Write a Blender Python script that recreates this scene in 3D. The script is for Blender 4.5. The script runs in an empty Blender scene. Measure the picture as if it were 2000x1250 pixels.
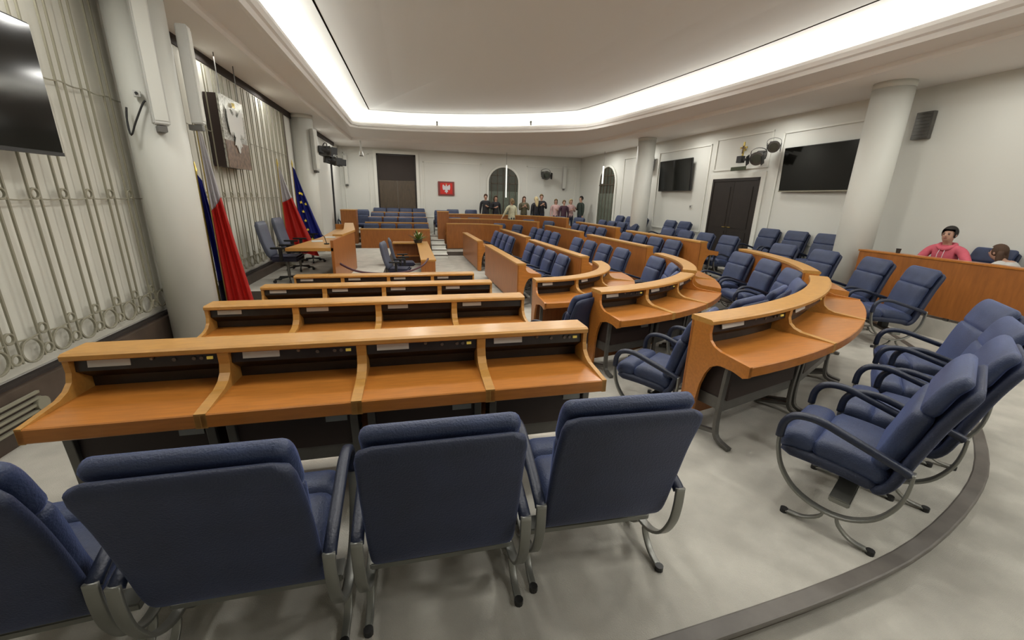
import bpy, bmesh, math, random
from mathutils import Vector, Matrix
from math import sin, cos, pi, radians, sqrt, atan2, hypot
random.seed(7)
S = bpy.context.scene
COL = S.collection

# ------------------------------------------------------------------ camera
cd = bpy.data.cameras.new('camera'); cam = bpy.data.objects.new('camera', cd); COL.objects.link(cam)
cd.sensor_width = 36; cd.lens = 796/2000*36; cd.clip_start = 0.02
cam.matrix_world = Matrix(((0.97380916, 0.04106223, -0.22362828, 0), (-0.22598017, 0.2832604, -0.9320389, 0),
                           (0.02507344, 0.95816358, 0.28512082, 0), (0, 0, 0, 1)))
S.camera = cam
# ------------------------------------------------------------------ world / exposure
w = bpy.data.worlds.new('world'); S.world = w; w.use_nodes = True
w.node_tree.nodes['Background'].inputs[0].default_value = (1, .93, .82, 1)
w.node_tree.nodes['Background'].inputs[1].default_value = 0.05
S.view_settings.view_transform = 'Standard'; S.view_settings.look = 'None'
S.view_settings.exposure = 0.0; S.view_settings.gamma = 1.0
try: S.view_settings.use_curve_mapping = False
except Exception: pass
COVE_W = 13      # watts per lamp metre in the ceiling cove
FILL_W = 29      # strength of the added fill lights below vault and border

ZC = 2.12        # flat ceiling border height (camera height is the origin)
def smoothpath(pts, n=8):
    out = []
    P = [Vector(p) for p in pts]
    for i in range(len(P)-1):
        p0 = P[max(i-1, 0)]; p1 = P[i]; p2 = P[i+1]; p3 = P[min(i+2, len(P)-1)]
        for k in range(n):
            t = k/n
            out.append(0.5*((2*p1)+(-p0+p2)*t+(2*p0-5*p1+4*p2-p3)*t*t+(-p0+3*p1-3*p2+p3)*t**3))
    out.append(P[-1]); return out
# plan outlines of the ceiling opening (lip) – straight on the left, rounded on the right
LIP = [Vector(p) for p in [(-1.8, 0.0), (-1.8, 4), (-1.82, 8), (-1.84, 12), (-1.85, 15.6)]] + \
      smoothpath([(-1.7, 15.78), (0, 15.75), (2.55, 15.05), (4.85, 13.75), (5.65, 12.6), (6.35, 8.5), (6.62, 5.5), (6.7, 3.5), (6.6, 1.5), (6.3, .0)], 5)
OUT = [Vector(p) for p in [(-2.58, -.3), (-2.58, 4), (-2.57, 8), (-2.55, 12.5), (-2.42, 18.6)]] + \
      smoothpath([(-2.2, 18.7), (0.95, 18.3), (4.0, 17.9), (6.06, 17.0), (6.9, 15.0), (7.22, 11.7), (7.45, 8.2), (7.45, 5.5), (7.42, 3.5), (7.4, 1.5), (7.3, -.3)], 5)
def area(name, loc, aim, sx, sy, e, color):
    l = bpy.data.lights.new(name, 'AREA'); l.shape = 'RECTANGLE'; l.size = sx; l.size_y = sy; l.energy = e; l.color = color
    o = bpy.data.objects.new(name, l); COL.objects.link(o); o.location = loc
    return o
def resample(path, step):
    out = []; acc = 0; L = [0]
    for a, b in zip(path, path[1:]): L.append(L[-1]+(b-a).length)
    n = max(2, round(L[-1]/step)); d = L[-1]/n; j = 0
    for k in range(n):
        s = (k+.5)*d
        while L[j+1] < s: j += 1
        t = (s-L[j])/(L[j+1]-L[j]); p = path[j].lerp(path[j+1], t); tg = (path[j+1]-path[j]).normalized()
        out.append((p, tg, d))
    return out
for p, tg, d in resample(LIP, 1.6):
    nrm = Vector((tg.y, -tg.x))     # pointing inward for this winding on the left; fixed below
    c = Vector((2.4, 7.5))-p
    if nrm.dot(c) < 0: nrm = -nrm
    q = p-nrm*0.20
    dirv = Vector((nrm.x*0.5, nrm.y*0.5, 1.0)).normalized()
    o = area('cove_lamp', (q.x, q.y, 2.322), None, d*0.95, 0.07, COVE_W*d, (1, .99, .93))
    z = -dirv; x = Vector((tg.x, tg.y, 0)); y = z.cross(x).normalized(); x = y.cross(z)
    o.rotation_euler = Matrix((x, y, z)).transposed().to_euler()
for x, y, k in [(0, 2.6, 1.3), (2.4, 2.6, 1.3), (4.8, 2.6, 1.3), (0, 5.5, 1.5), (2.4, 5.5, 1.5), (4.8, 5.5, 1.5), (0, 9, 1.5), (2.4, 9, 1.5), (4.8, 9, 1.5), (0, 13, 1.6), (2.4, 13, 1.6), (4.6, 12.5, 1.4),
                (8.1, 2.2, .7), (8.1, 4.9, .5), (8.1, 9, .8), (8.0, 12, .9), (8.0, 15.2, 1.0), (7.6, 17.6, 1.3), (5.4, 19.2, 1.4), (2.2, 19.4, 1.4), (-.8, 19.4, 1.4), (-2.5, 19.4, .9), (-2.9, 16.5, .4), (-2.9, 11, .3), (-2.9, 8.2, .3), (-2.9, 4.3, .7), (-2.9, 2, .8), (3.3, -.1, 1.3), (5.0, -.9, 1.5), (7.4, -.3, 1.8)]:
    inner = -1.5 < x < 6 and .3 < y < 14
    o = area('fill_lamp', (x, y, 2.5 if inner else 2.06), None, .5, .5, FILL_W*k, (1, .985, .93))  # unseen fill panels added to brighten floor, walls and far end

# ------------------------------------------------------------------ materials
def mat(name, col, rough=.6, metal=0, noise=0, nscale=20, bump=0, bscale=200, spec=.5, sheen=0, emit=0, coat=0, stretch=None, alpha=1, trans=0):
    m = bpy.data.materials.new(name); m.use_nodes = True; nt = m.node_tree; b = nt.nodes['Principled BSDF']
    c = (*col, 1); b.inputs['Base Color'].default_value = c; b.inputs['Roughness'].default_value = rough
    b.inputs['Metallic'].default_value = metal; b.inputs['Specular IOR Level'].default_value = spec
    if sheen: b.inputs['Sheen Weight'].default_value = sheen; b.inputs['Sheen Roughness'].default_value = .4; b.inputs['Sheen Tint'].default_value = (.35, .45, 1, 1)
    if coat: b.inputs['Coat Weight'].default_value = coat; b.inputs['Coat Roughness'].default_value = .15
    if trans: b.inputs['Transmission Weight'].default_value = trans
    if emit: b.inputs['Emission Color'].default_value = c; b.inputs['Emission Strength'].default_value = emit
    tc = nt.nodes.new('ShaderNodeTexCoord'); mp = nt.nodes.new('ShaderNodeMapping')
    nt.links.new(tc.outputs['Object'], mp.inputs[0])
    if stretch: mp.inputs['Scale'].default_value = stretch
    if noise:
        n = nt.nodes.new('ShaderNodeTexNoise'); n.inputs['Scale'].default_value = nscale; n.inputs['Detail'].default_value = 6
        nt.links.new(mp.outputs[0], n.inputs['Vector'])
        r = nt.nodes.new('ShaderNodeValToRGB'); nt.links.new(n.outputs['Fac'], r.inputs[0])
        r.color_ramp.elements[0].position = .32; r.color_ramp.elements[1].position = .7
        r.color_ramp.elements[0].color = tuple(max(0, v*(1-noise)) for v in col)+(1,)
        r.color_ramp.elements[1].color = tuple(min(1, v*(1+noise)) for v in col)+(1,)
        nt.links.new(r.outputs[0], b.inputs['Base Color'])
    if bump:
        n2 = nt.nodes.new('ShaderNodeTexNoise'); n2.inputs['Scale'].default_value = bscale; n2.inputs['Detail'].default_value = 3
        nt.links.new(tc.outputs['Object'], n2.inputs['Vector'])
        bp = nt.nodes.new('ShaderNodeBump'); bp.inputs['Strength'].default_value = bump; bp.inputs['Distance'].default_value = .01
        nt.links.new(n2.outputs['Fac'], bp.inputs['Height']); nt.links.new(bp.outputs[0], b.inputs['Normal'])
    return m
M = dict(
 wall=mat('wall_paint', (.66, .66, .61), .8, bump=.05, bscale=60),
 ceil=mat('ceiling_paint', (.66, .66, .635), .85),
 border=mat('lightened_ceiling_paint', (.82, .80, .77), .85),  # ceiling paint lightened where little light reaches, so brightness is in the colour
 trim=mat('white_trim', (.72, .72, .66), .6),
 column=mat('column_paint', (.62, .62, .57), .55),
 carpet=mat('pale_carpet', (.46, .44, .39), .95, noise=.12, nscale=3.5, bump=.5, bscale=260, spec=.1),
 nosing=mat('stair_nosing', (.12, .108, .095), .5, noise=.15, nscale=8),
 riser=mat('brown_riser', (.10, .08, .065), .6),
 wood=mat('cherry_wood', (.44, .16, .026), .36, noise=.12, nscale=5, stretch=(1.2, 9, 9), coat=.25),
 woodp=mat('cherry_veneer', (.31, .105, .020), .42, noise=.15, nscale=4, stretch=(6, 6, .8), coat=.15),
 edge=mat('beech_edge', (.45, .225, .050), .42, noise=.10, nscale=6, stretch=(2, 8, 8), coat=.12),
 dark=mat('dark_console', (.018, .014, .012), .35, noise=.3, nscale=10),
 under=mat('dark_brown_panel', (.028, .015, .012), .5),
 card=mat('name_card', (.52, .53, .50), .5),
 paper=mat('white_paper', (.30, .31, .29), .6),
 gold=mat('brass', (.55, .42, .12), .3, metal=.9),
 led=mat('amber_button', (.75, .6, .12), .3, emit=.15),
 grey=mat('grey_metal', (.13, .125, .115), .38, metal=.55, noise=.1, nscale=10),
 ring=mat('brushed_grey_steel', (.22, .22, .20), .38, metal=.6),
 black=mat('black_plastic', (.012, .012, .012), .45),
 foot=mat('dark_foot_metal', (.06, .06, .058), .4, metal=.5),
 fabric=mat('blue_fabric', (.022, .034, .080), .5, noise=.25, nscale=6, bump=.35, bscale=130, sheen=.35),
 shell=mat('blue_back_fabric', (.013, .019, .045), .55, noise=.2, nscale=5, bump=.3, bscale=150, sheen=.2),
 arm=mat('navy_arm_padding', (.011, .016, .036), .42, bump=.2, bscale=80),
 screen=mat('black_screen', (.005, .005, .004), .10, spec=.4),
 bezel=mat('screen_frame', (.012, .012, .012), .4),
 marble=mat('brown_marble', (.065, .045, .033), .35, noise=.35, nscale=4),
 grillem=mat('grille_metal', (.27, .255, .19), .5, metal=.1),
 curtain=mat('pale_wall_cloth', (.62, .61, .54), .8, noise=.05, nscale=2),
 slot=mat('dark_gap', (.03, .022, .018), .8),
 door=mat('dark_door_wood', (.014, .009, .006), .55, noise=.3, nscale=4, stretch=(8, 8, 1)),
 doorl=mat('brown_door_wood', (.075, .055, .035), .5, noise=.25, nscale=4, stretch=(8, 8, 1)),
 glass=mat('dark_glass', (.06, .065, .05), .15, spec=.6),
 white=mat('white_plastic', (.55, .55, .52), .4),
 wbright=mat('lit_tube', (.9, .92, .88), .4, emit=.5),
 red=mat('flag_red', (.55, .02, .012), .6),
 fwhite=mat('flag_white', (.62, .60, .62), .6),
 blue=mat('flag_blue', (.012, .02, .24), .6),
 star=mat('star_yellow', (.75, .62, .06), .6),
 darkcloth=mat('dark_cloth', (.02, .02, .045), .7),
 rope=mat('dark_red_rope', (.06, .012, .018), .6),
 leaf=mat('green_leaf', (.11, .19, .035), .5, noise=.3, nscale=10),
 petal=mat('pale_flower', (.75, .70, .5), .5),
 pot=mat('dark_pot', (.03, .025, .02), .5),
 picframe=mat('maroon_board', (.20, .035, .03), .5),
 silver=mat('etched_glass', (.42, .42, .38), .2, noise=.5, nscale=25, metal=.3),
 bronze=mat('brown_etched_glass', (.17, .11, .075), .3, noise=.5, nscale=14),
 skin=mat('skin', (.46, .27, .19), .55),
 officecushion=mat('grey_blue_leather', (.075, .085, .12), .45),
 green=mat('green_glass_door', (.12, .14, .11), .2, noise=.3, nscale=6, stretch=(8, 8, 1)),
)
_cm = {}
def cmat(name, col, rough=.75):
    if name not in _cm: _cm[name] = mat(name, col, rough, noise=.12, nscale=12)
    return _cm[name]

# ------------------------------------------------------------------ helpers
def new_obj(name, me, m=None, parent=None, smooth=False):
    o = bpy.data.objects.new(name, me); COL.objects.link(o)
    if m is not None:
        me.materials.append(M[m] if isinstance(m, str) else m)
    if smooth:
        for p in me.polygons: p.use_smooth = True
    if parent: o.parent = parent
    return o
def bm_obj(name, bm, m, parent=None, smooth=False):
    me = bpy.data.meshes.new(name); bmesh.ops.recalc_face_normals(bm, faces=bm.faces); bm.to_mesh(me); bm.free()
    return new_obj(name, me, m, parent, smooth)
def tag(o, label, cat=None, group=None, kind=None):
    if label: o['label'] = label
    if cat: o['category'] = cat
    if group: o['group'] = group
    if kind: o['kind'] = kind
    return o
def empty(name, loc=(0, 0, 0), rz=0, label=None, cat=None, group=None):
    o = bpy.data.objects.new(name, None); COL.objects.link(o); o.location = loc; o.rotation_euler = (0, 0, rz)
    o.empty_display_size = .1
    return tag(o, label, cat, group)
def struct(o): o['kind'] = 'structure'; return o
def copy_tree(o, parent=None):
    c = o.copy(); COL.objects.link(c); c.parent = parent
    for ch in list(o.children): copy_tree(ch, c)
    return c
def box(bm, x0, x1, y0, y1, z0, z1, M4=None, bev=0):
    r = bmesh.ops.create_cube(bm, size=1); vs = r['verts']
    bmesh.ops.transform(bm, matrix=Matrix.Translation(((x0+x1)/2, (y0+y1)/2, (z0+z1)/2)) @ Matrix.Diagonal((x1-x0, y1-y0, z1-z0, 1)), verts=vs)
    if bev:
        es = list({e for v in vs for e in v.link_edges})
        r2 = bmesh.ops.bevel(bm, geom=es, offset=bev, segments=2, affect='EDGES')
        vs = list({v for f in r2['faces'] for v in f.verts} | {v for v in vs if v.is_valid})
    if M4 is not None: bmesh.ops.transform(bm, matrix=M4, verts=vs)
def Box(name, x0, x1, y0, y1, z0, z1, m, parent=None, bev=0):
    bm = bmesh.new(); box(bm, x0, x1, y0, y1, z0, z1, bev=bev); return bm_obj(name, bm, m, parent)
def cyl(bm, p0, p1, r0, r1=None, n=12):
    p0 = Vector(p0); p1 = Vector(p1); r1 = r0 if r1 is None else r1
    d = p1-p0; q = d.to_track_quat('Z', 'Y').to_matrix().to_4x4()
    bmesh.ops.create_cone(bm, cap_ends=True, segments=n, radius1=r0, radius2=r1, depth=d.length, matrix=Matrix.Translation((p0+p1)/2) @ q)
def sph(bm, c, r, n=10, sc=(1, 1, 1)):
    bmesh.ops.create_uvsphere(bm, u_segments=n, v_segments=max(5, n*2//3), radius=r, matrix=Matrix.Translation(c) @ Matrix.Diagonal((*sc, 1)))
def loft(bm, rings, cap=True, closed=True):
    V = [[bm.verts.new(p) for p in r] for r in rings]; n = len(V[0])
    for a, b in zip(V, V[1:]):
        for i in range(n if closed else n-1):
            bm.faces.new((a[i], a[(i+1) % n], b[(i+1) % n], b[i]))
    if cap: bm.faces.new(V[0][::-1]); bm.faces.new(V[-1])
def rrect(w, t, r, k=3):
    """rounded rectangle points (u,v)"""
    r = min(r, w/2-1e-4, t/2-1e-4); out = []
    for cx_, cy_, a0 in ((w/2-r, t/2-r, 0), (-w/2+r, t/2-r, pi/2), (-w/2+r, -t/2+r, pi), (w/2-r, -t/2+r, 3*pi/2)):
        for i in range(k+1): a = a0+i*pi/2/k; out.append((cx_+r*cos(a), cy_+r*sin(a)))
    return out
def sweep(bm, path, w, t, r=.004, closed=False, up=Vector((1, 0, 0))):
    """sweep a rounded rectangle: w along `up`, t across"""
    P = [Vector(p) for p in path]; rings = []; n = len(P)
    for i, p in enumerate(P):
        a = P[(i-1) % n] if (closed or i) else P[0]; b = P[(i+1) % n] if (closed or i < n-1) else P[-1]
        tg = (b-a).normalized(); nn = tg.cross(up)
        if nn.length < 1e-4: nn = tg.cross(Vector((0, 0, 1)))
        nn.normalize(); uu = nn.cross(tg)
        rings.append([p+uu*u+nn*v for u, v in rrect(w, t, r, 2)])
    if closed: rings.append(rings[0])
    loft(bm, rings, cap=not closed)
def tube(bm, path, r, n=8):
    P = [Vector(p) for p in path]; rings = []; up = Vector((0, 0, 1))
    for i, p in enumerate(P):
        tg = (P[min(i+1, len(P)-1)]-P[max(i-1, 0)]).normalized()
        u = tg.cross(up)
        if u.length < 1e-3: u = tg.cross(Vector((1, 0, 0)))
        u.normalize(); v = u.cross(tg)
        rr = r[i] if isinstance(r, (list, tuple)) else r
        rings.append([p+u*rr*cos(a)+v*rr*sin(a) for a in [2*pi*k/n for k in range(n)]])
    loft(bm, rings)
def arc(cx_, cy_, r, a0, a1, n):
    return [Vector((cx_+r*cos(a0+(a1-a0)*i/n), cy_+r*sin(a0+(a1-a0)*i/n))) for i in range(n+1)]
def polyslab(name, pts, z0, z1, m, mside=None):
    bm = bmesh.new(); lo = [bm.verts.new((p[0], p[1], z0)) for p in pts]; hi = [bm.verts.new((p[0], p[1], z1)) for p in pts]
    n = len(pts); top = bm.faces.new(hi); bot = bm.faces.new(lo[::-1]); sides = []
    for i in range(n): sides.append(bm.faces.new((lo[i], lo[(i+1) % n], hi[(i+1) % n], hi[i])))
    if mside:
        for f in sides: f.material_index = 1
    bmesh.ops.recalc_face_normals(bm, faces=bm.faces)
    bmesh.ops.triangulate(bm, faces=[top, bot], ngon_method='EAR_CLIP')
    me = bpy.data.meshes.new(name); bm.to_mesh(me); bm.free()
    o = new_obj(name, me, m)
    if mside: me.materials.append(M[mside])
    return o
ORD = ['first', 'second', 'third', 'fourth', 'fifth', 'sixth', 'seventh', 'eighth', 'ninth', 'tenth', 'eleventh', 'twelfth']

# ------------------------------------------------------------------ room shell
XL = -3.27; YN = -3.0; YF = 21.4
def xr(y): return 9.22-(y-4)*0.034      # right wall, running very slightly inward
Z0 = -2.31; Z3 = -2.15; Z2 = -1.99; Z1 = -1.84; ZG = -1.66; ZOUT = -1.95
struct(polyslab('floor', [(XL-.3, YN-.2), (9.8, YN-.2), (9.8, YF+.4), (XL-.3, YF+.4)], Z0-.2, Z0, 'carpet'))
OC = Vector((2.05, 7.35))
CA = Vector((1.26, 7.91)); CB = Vector((1.60, 7.70)); CC = Vector((1.75, 7.75))   # centres of the three rings
def inner_path(k):
    r = {1: 5.14, 2: 3.16, 3: 1.65}[k]; xs = {1: 6.38, 2: 5.2, 3: 3.3}[k]; yf = {3: 17.0, 2: 18.0, 1: 19.0}[k]; c = {1: CA, 2: CB, 3: CC}[k]
    p = [Vector((XL, c.y-r))] + [c+Vector((r*sin(a), -r*cos(a))) for a in [i*pi/2/14 for i in range(15)]]
    p += [Vector((xs, 9.0)), Vector((xs, 16.4)), Vector((xs-.8, yf)), Vector((XL, yf))]
    return p
def tier(name, k, z, outer=None):
    pin = inner_path(k)
    outer = outer or [Vector((XL, YF)), Vector((xr(YF), YF)), Vector((xr(YN), YN)), Vector((XL, YN))]
    return struct(polyslab(name, pin+outer, Z0-.05, z, 'carpet', 'riser'))
tier('floor_tier_lower', 3, Z3); tier('floor_tier_middle', 2, Z2)
tier('floor_outer', 1, ZOUT)
nose = smoothpath([(XL, 1.07), (-1, 1.06), (.3, 1.07), (1.2, 1.11), (2.09, 1.18), (2.77, 1.29), (3.54, 1.52), (4.18, 1.8), (4.92, 2.27), (5.6, 2.82), (6.25, 3.42), (6.85, 4.15), (7.35, 5.0), (7.72, 6.0), (7.93, 7.2)], 3)
tier('floor_tier_upper', 1, Z1, [Vector((XL, YF)), Vector((xr(YF), YF)), Vector((xr(7.2), 7.2))]+nose[::-1])
bm = bmesh.new(); sweep(bm, [(p.x, p.y, Z1-.012) for p in nose], .035, .085, .01, up=Vector((0, 0, 1)))
struct(bm_obj('trim_step_nosing', bm, 'nosing'))
struct(polyslab('floor_gallery', [(7.95, 2.9), (xr(2.9), 2.9), (xr(YF), YF), (7.95, YF)], Z0-.05, ZG, 'carpet', 'carpet'))
struct(polyslab('floor_far_landing', [(XL, 19.9), (7.95, 19.9), (7.95, YF), (XL, YF)], Z0-.05, ZG, 'carpet', 'riser'))
struct(polyslab('floor_dais', [(XL, 8.07), (-.75, 8.07), (-.75, 14.6), (XL, 14.6)], Z0-.05, -1.72, 'carpet', 'riser'))
for k in range(2):
    struct(polyslab('floor_dais_step', [(XL, 7.55+.26*k), (-2.0, 7.55+.26*k), (-2.0, 8.07), (XL, 8.07)], Z0-.05, -2.1+.19*k, 'carpet', 'riser'))
for k in range(5):   # white far steps
    z = -2.31+.13*(k+1)
    o = struct(Box('floor_aisle_step', .66, 1.24, 16.2+.62*k, 20.0, Z0-.05+.001*k, z, 'trim'))
    Box('nosing', .66, 1.24, 16.19+.62*k, 16.24+.62*k, z-.03, z+.004, 'riser', o)
# walls
def wallbox(name, x0, x1, y0, y1, z0=Z0-.1, z1=3.1, m='wall'): return struct(Box(name, x0, x1, y0, y1, z0, z1, m))
wallbox('wall_left', XL-.25, XL, YN-.2, YF+.2)
wallbox('wall_far', XL-.25, 9.6, YF, YF+.25)
wallbox('wall_near', XL-.25, 9.9, YN-.25, YN)
struct(polyslab('wall_right', [(xr(YN), YN), (xr(YN)+.3, YN), (xr(YF)+.3, YF+.2), (xr(YF), YF+.2)], Z0-.1, 3.1, 'wall'))
# ceiling: flat border, stepped cornice, cove trough, raised vault
def insideN(path):
    """normals of a path that point toward the room middle"""
    out = []
    for i, p in enumerate(path):
        tg = (path[min(i+1, len(path)-1)]-path[max(i-1, 0)]).normalized(); n = Vector((tg.y, -tg.x))
        if n.dot(Vector((2.2, 6.5))-p) < 0: n = -n
        out.append(n)
    return out
def lerp_path(A, B, t): return [a.lerp(b, t) for a, b in zip(A, B)]
nO = insideN(OUT)
# border polygon = room rectangle minus OUT, C-shaped (OUT runs from near left round to near right)
def border(name, path, z0, z1, m):
    pts = [Vector((XL-.1, YN-.1))]+[Vector((XL-.1, YF+.1)), Vector((xr(YF)+.1, YF+.1)), Vector((xr(YN)+.1, YN-.1))]
    pts = pts + [Vector((path[-1].x, YN-.1))] + path[::-1] + [Vector((path[0].x, YN-.1))]
    return struct(polyslab(name, pts, z0, z1, m))
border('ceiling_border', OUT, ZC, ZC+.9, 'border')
# cornice ledge between OUT and LIP at slightly greater height
def strip(bm, A, B, za, zb):
    a = [bm.verts.new((p.x, p.y, za)) for p in A]; b = [bm.verts.new((p.x, p.y, zb)) for p in B]
    for i in range(len(a)-1): bm.faces.new((a[i], a[i+1], b[i+1], b[i]))
def rs(path, n):
    L = [0]
    for a, b in zip(path, path[1:]): L.append(L[-1]+(b-a).length)
    out = []; j = 0
    for k in range(n+1):
        s = L[-1]*k/n
        while j < len(L)-2 and L[j+1] < s: j += 1
        out.append(path[j].lerp(path[j+1], min(1, (s-L[j])/(L[j+1]-L[j]))))
    return out
def seg_match(n=12):
    """corresponding samples on LIP and OUT: left run, then the curve"""
    a = rs(LIP[:5], n)+rs(LIP[5:], n*5); b = rs(OUT[:5], n)+rs(OUT[5:], n*5); return a, b
LP, OP = seg_match()
NL = insideN(LP)
def off(path, N, d): return [p+n*d for p, n in zip(path, N)]
NO = NL; NOO = insideN(OP)
bm = bmesh.new()
prof = [(0.0, ZC), (.03, ZC-.035), (.09, ZC-.04), (.13, ZC-.005), (.15, ZC+.05)]
cur = [([p+n*d for p, n in zip(OP, NOO)], z) for d, z in prof]
prof2 = [(.24, ZC+.10), (.20, ZC+.10), (.16, ZC+.05), (.10, ZC+.04), (.07, ZC+.10), (.03, ZC+.12), (0, ZC+.18), (0, ZC+.23), (.04, ZC+.23), (.05, ZC+.12), (.42, ZC+.12), (.46, ZC+.34), (.40, ZC+.42)]
cur += [([p-n*d for p, n in zip(LP, NO)], z) for d, z in prof2]
for (A, za), (B, zb) in zip(cur, cur[1:]): strip(bm, A, B, za, zb)
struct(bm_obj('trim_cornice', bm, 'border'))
# vault: rings from trough inward, slot line in between
CT = Vector((2.4, 7.6))
def inset(d):
    out = []
    for i, (p, n) in enumerate(zip(LP, NO)):
        q = p+n*d
        if d > 0:
            q.x = max(q.x, -1.81+d)
            if i <= 12: q.y = min(q.y, 15.70-d)
            elif p.x < 0: q.y = min(q.y, 15.72-d)
        out.append(q)
    return out
bm = bmesh.new()
rings = [(inset(-.40), 2.54), (inset(-.18), 2.60), (inset(.10), 2.62), (inset(.52), 2.64)]
slotA = inset(.52); slotB = inset(.55)
for (A, za), (B, zb) in zip(rings, rings[1:]): strip(bm, A, B, za, zb)
inner = [(slotB, 2.64)]
for t, z in ((.12, 2.68), (.3, 2.75), (.5, 2.81), (.75, 2.86), (.97, 2.88)):
    inner.append(([p.lerp(Vector((CT.x+(p.x-CT.x)*.2, CT.y+(p.y-CT.y)*.35)), t) for p in slotB], z))
for (A, za), (B, zb) in zip(inner, inner[1:]): strip(bm, A, B, za, zb)
Aend, zend = inner[-1]
try: bm.faces.new([bm.verts.new((p.x, p.y, zend)) for p in Aend])
except Exception: pass
bmesh.ops.triangulate(bm, faces=[f for f in bm.faces if len(f.verts) > 4])
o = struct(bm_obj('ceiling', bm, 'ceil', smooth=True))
bm = bmesh.new(); strip(bm, slotA, slotB, 2.64, 2.64)
for q in (slotA, slotB): strip(bm, q, q, 2.64, 2.70)
strip(bm, slotA, slotB, 2.70, 2.70)
bm.free()
bm = bmesh.new(); strip(bm, slotA, slotA, 2.638, 2.72); strip(bm, slotB, slotB, 2.638, 2.72); strip(bm, slotA, slotB, 2.72, 2.72)
struct(bm_obj('trim_ceiling_slot', bm, 'slot'))
struct(Box('ceiling_near', XL-.2, 9.9, YN-.2, .0, 2.12, 3.2, 'ceil'))
struct(Box('ceiling_roof', XL-.3, 9.9, YN-.3, YF+.3, 3.1, 3.2, 'ceil'))
# dark shadow gap at the top of the left wall and dark reveal strip
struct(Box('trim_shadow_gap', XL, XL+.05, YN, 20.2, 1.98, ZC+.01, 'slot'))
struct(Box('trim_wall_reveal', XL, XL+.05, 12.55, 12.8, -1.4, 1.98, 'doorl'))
# columns
def column(x, y, r, z0, name='trim_column'):
    bm = bmesh.new(); cyl(bm, (x, y, z0), (x, y, ZC+.01), r, n=48)
    cyl(bm, (x, y, ZC-.10), (x, y, ZC+.01), r*1.015, n=48)
    o = bm_obj(name, bm, 'column', smooth=False)
    for p in o.data.polygons:
        if abs(p.normal.z) < .5: p.use_smooth = True
    return struct(o)
column(-2.88, 6.02, .275, Z0); column(-3.02, 13.75, .30, Z0)
column(8.36, 6.35, .30, Z0); column(7.98, 13.86, .30, Z0)

# ------------------------------------------------------------------ left wall: cloth panels, metal grille, marble base
struct(Box('trim_wall_cloth', XL, XL+.03, YN, 12.55, -1.5, 1.98, 'curtain'))
base = struct(Box('baseboard_left', XL, XL+.13, YN, 14.5, Z0, -1.56, 'marble'))
struct(Box('trim_marble_cap', XL, XL+.07, YN, 12.6, -1.56, -1.53, 'slot'))
g = empty('decorative_grille', (XL+.1, 4.03, -1.5), 0, 'tall bronze wall grille of paired bars ending in circles along the left wall', 'grille')
barm = {}
gx = 0.0
def gbar(y, z0, z1, nm='bar'):
    key = (round(z0, 2), round(z1, 2))
    if key not in barm:
        bm = bmesh.new(); box(bm, -.008, .008, -.008, .008, z0, z1); me = bpy.data.meshes.new('bar'); bm.to_mesh(me); bm.free(); me.materials.append(M['grillem']); barm[key] = me
    o = bpy.data.objects.new(nm, barm[key]); COL.objects.link(o); o.parent = g; o.location = (gx, y, 0)
def ringmesh(nm, r):
    bm = bmesh.new(); sweep(bm, [(0, r*cos(a), r*sin(a)) for a in [2*pi*i/20 for i in range(20)]], .022, .016, .003, closed=True)
    me = bpy.data.meshes.new(nm); bmesh.ops.recalc_face_normals(bm, faces=bm.faces); bm.to_mesh(me); bm.free(); me.materials.append(M['grillem']); return me
rb = ringmesh('circle', .098); rsml = ringmesh('small_circle', .042)
PT = .315; n0 = -8; n1 = 27
for i in range(n0, n1):
    y = i*PT
    c = y+.155   # bars run down between circles
    for d in (-.05, .05): gbar(c+d, .10+.0, 3.42)
    if i > 18: continue
    for nm, me, yy, zz in (('circle', rb, y, .18), ('small_circle', rsml, c, .15), ('small_circle', rsml, c, .33), ('small_circle', rsml, c, 1.44)):
        o = bpy.data.objects.new(nm, me); COL.objects.link(o); o.parent = g; o.location = (gx, yy, zz)
for z, amp in ((.30, .018), (1.40, .012), (2.45, .02)):
    bm = bmesh.new(); sweep(bm, [(.0, y*.045, z-amp*abs(sin(pi*(y*.045-.155)/PT))) for y in range(int(n0*PT/.045), int(n1*PT/.045))], .012, .012, .002)
    bm_obj('wavy_rail', bm, 'grillem', g)
# convector outlets in the marble base
for i, (y0, y1) in enumerate(((1.2, 3.9), (-2.5, .6))):
    h = empty('heater_grille', (XL+.14, (y0+y1)/2, -1.75), 0, ['slatted bronze heater outlet in the marble base left of the front desk', 'slatted bronze heater outlet in the marble base behind the chairs'][i], 'grille')
    L = (y1-y0)/2
    for k in range(5):
        bm = bmesh.new(); box(bm, -.005, .02, -L, L, -.10+k*.05, -.08+k*.05); bm_obj('slat', bm, 'grillem', h)
    for e in (-L, L):
        bm = bmesh.new(); cyl(bm, (-.005, e, 0), (.03, e, 0), .06, n=14); bm_obj('end_rosette', bm, 'grillem', h)
o = empty('wall_valve', (XL+.15, 5.2, -1.7), 0, 'small brass valve knob on the marble base beside the left column', 'valve')
bm = bmesh.new(); cyl(bm, (-.02, 0, 0), (.05, 0, 0), .03, n=12); bm_obj('knob', bm, 'gold', o)
bm = bmesh.new(); cyl(bm, (-.02, 0, 0), (0, 0, 0), .05, n=12); bm_obj('plate', bm, 'grillem', o)

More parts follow.
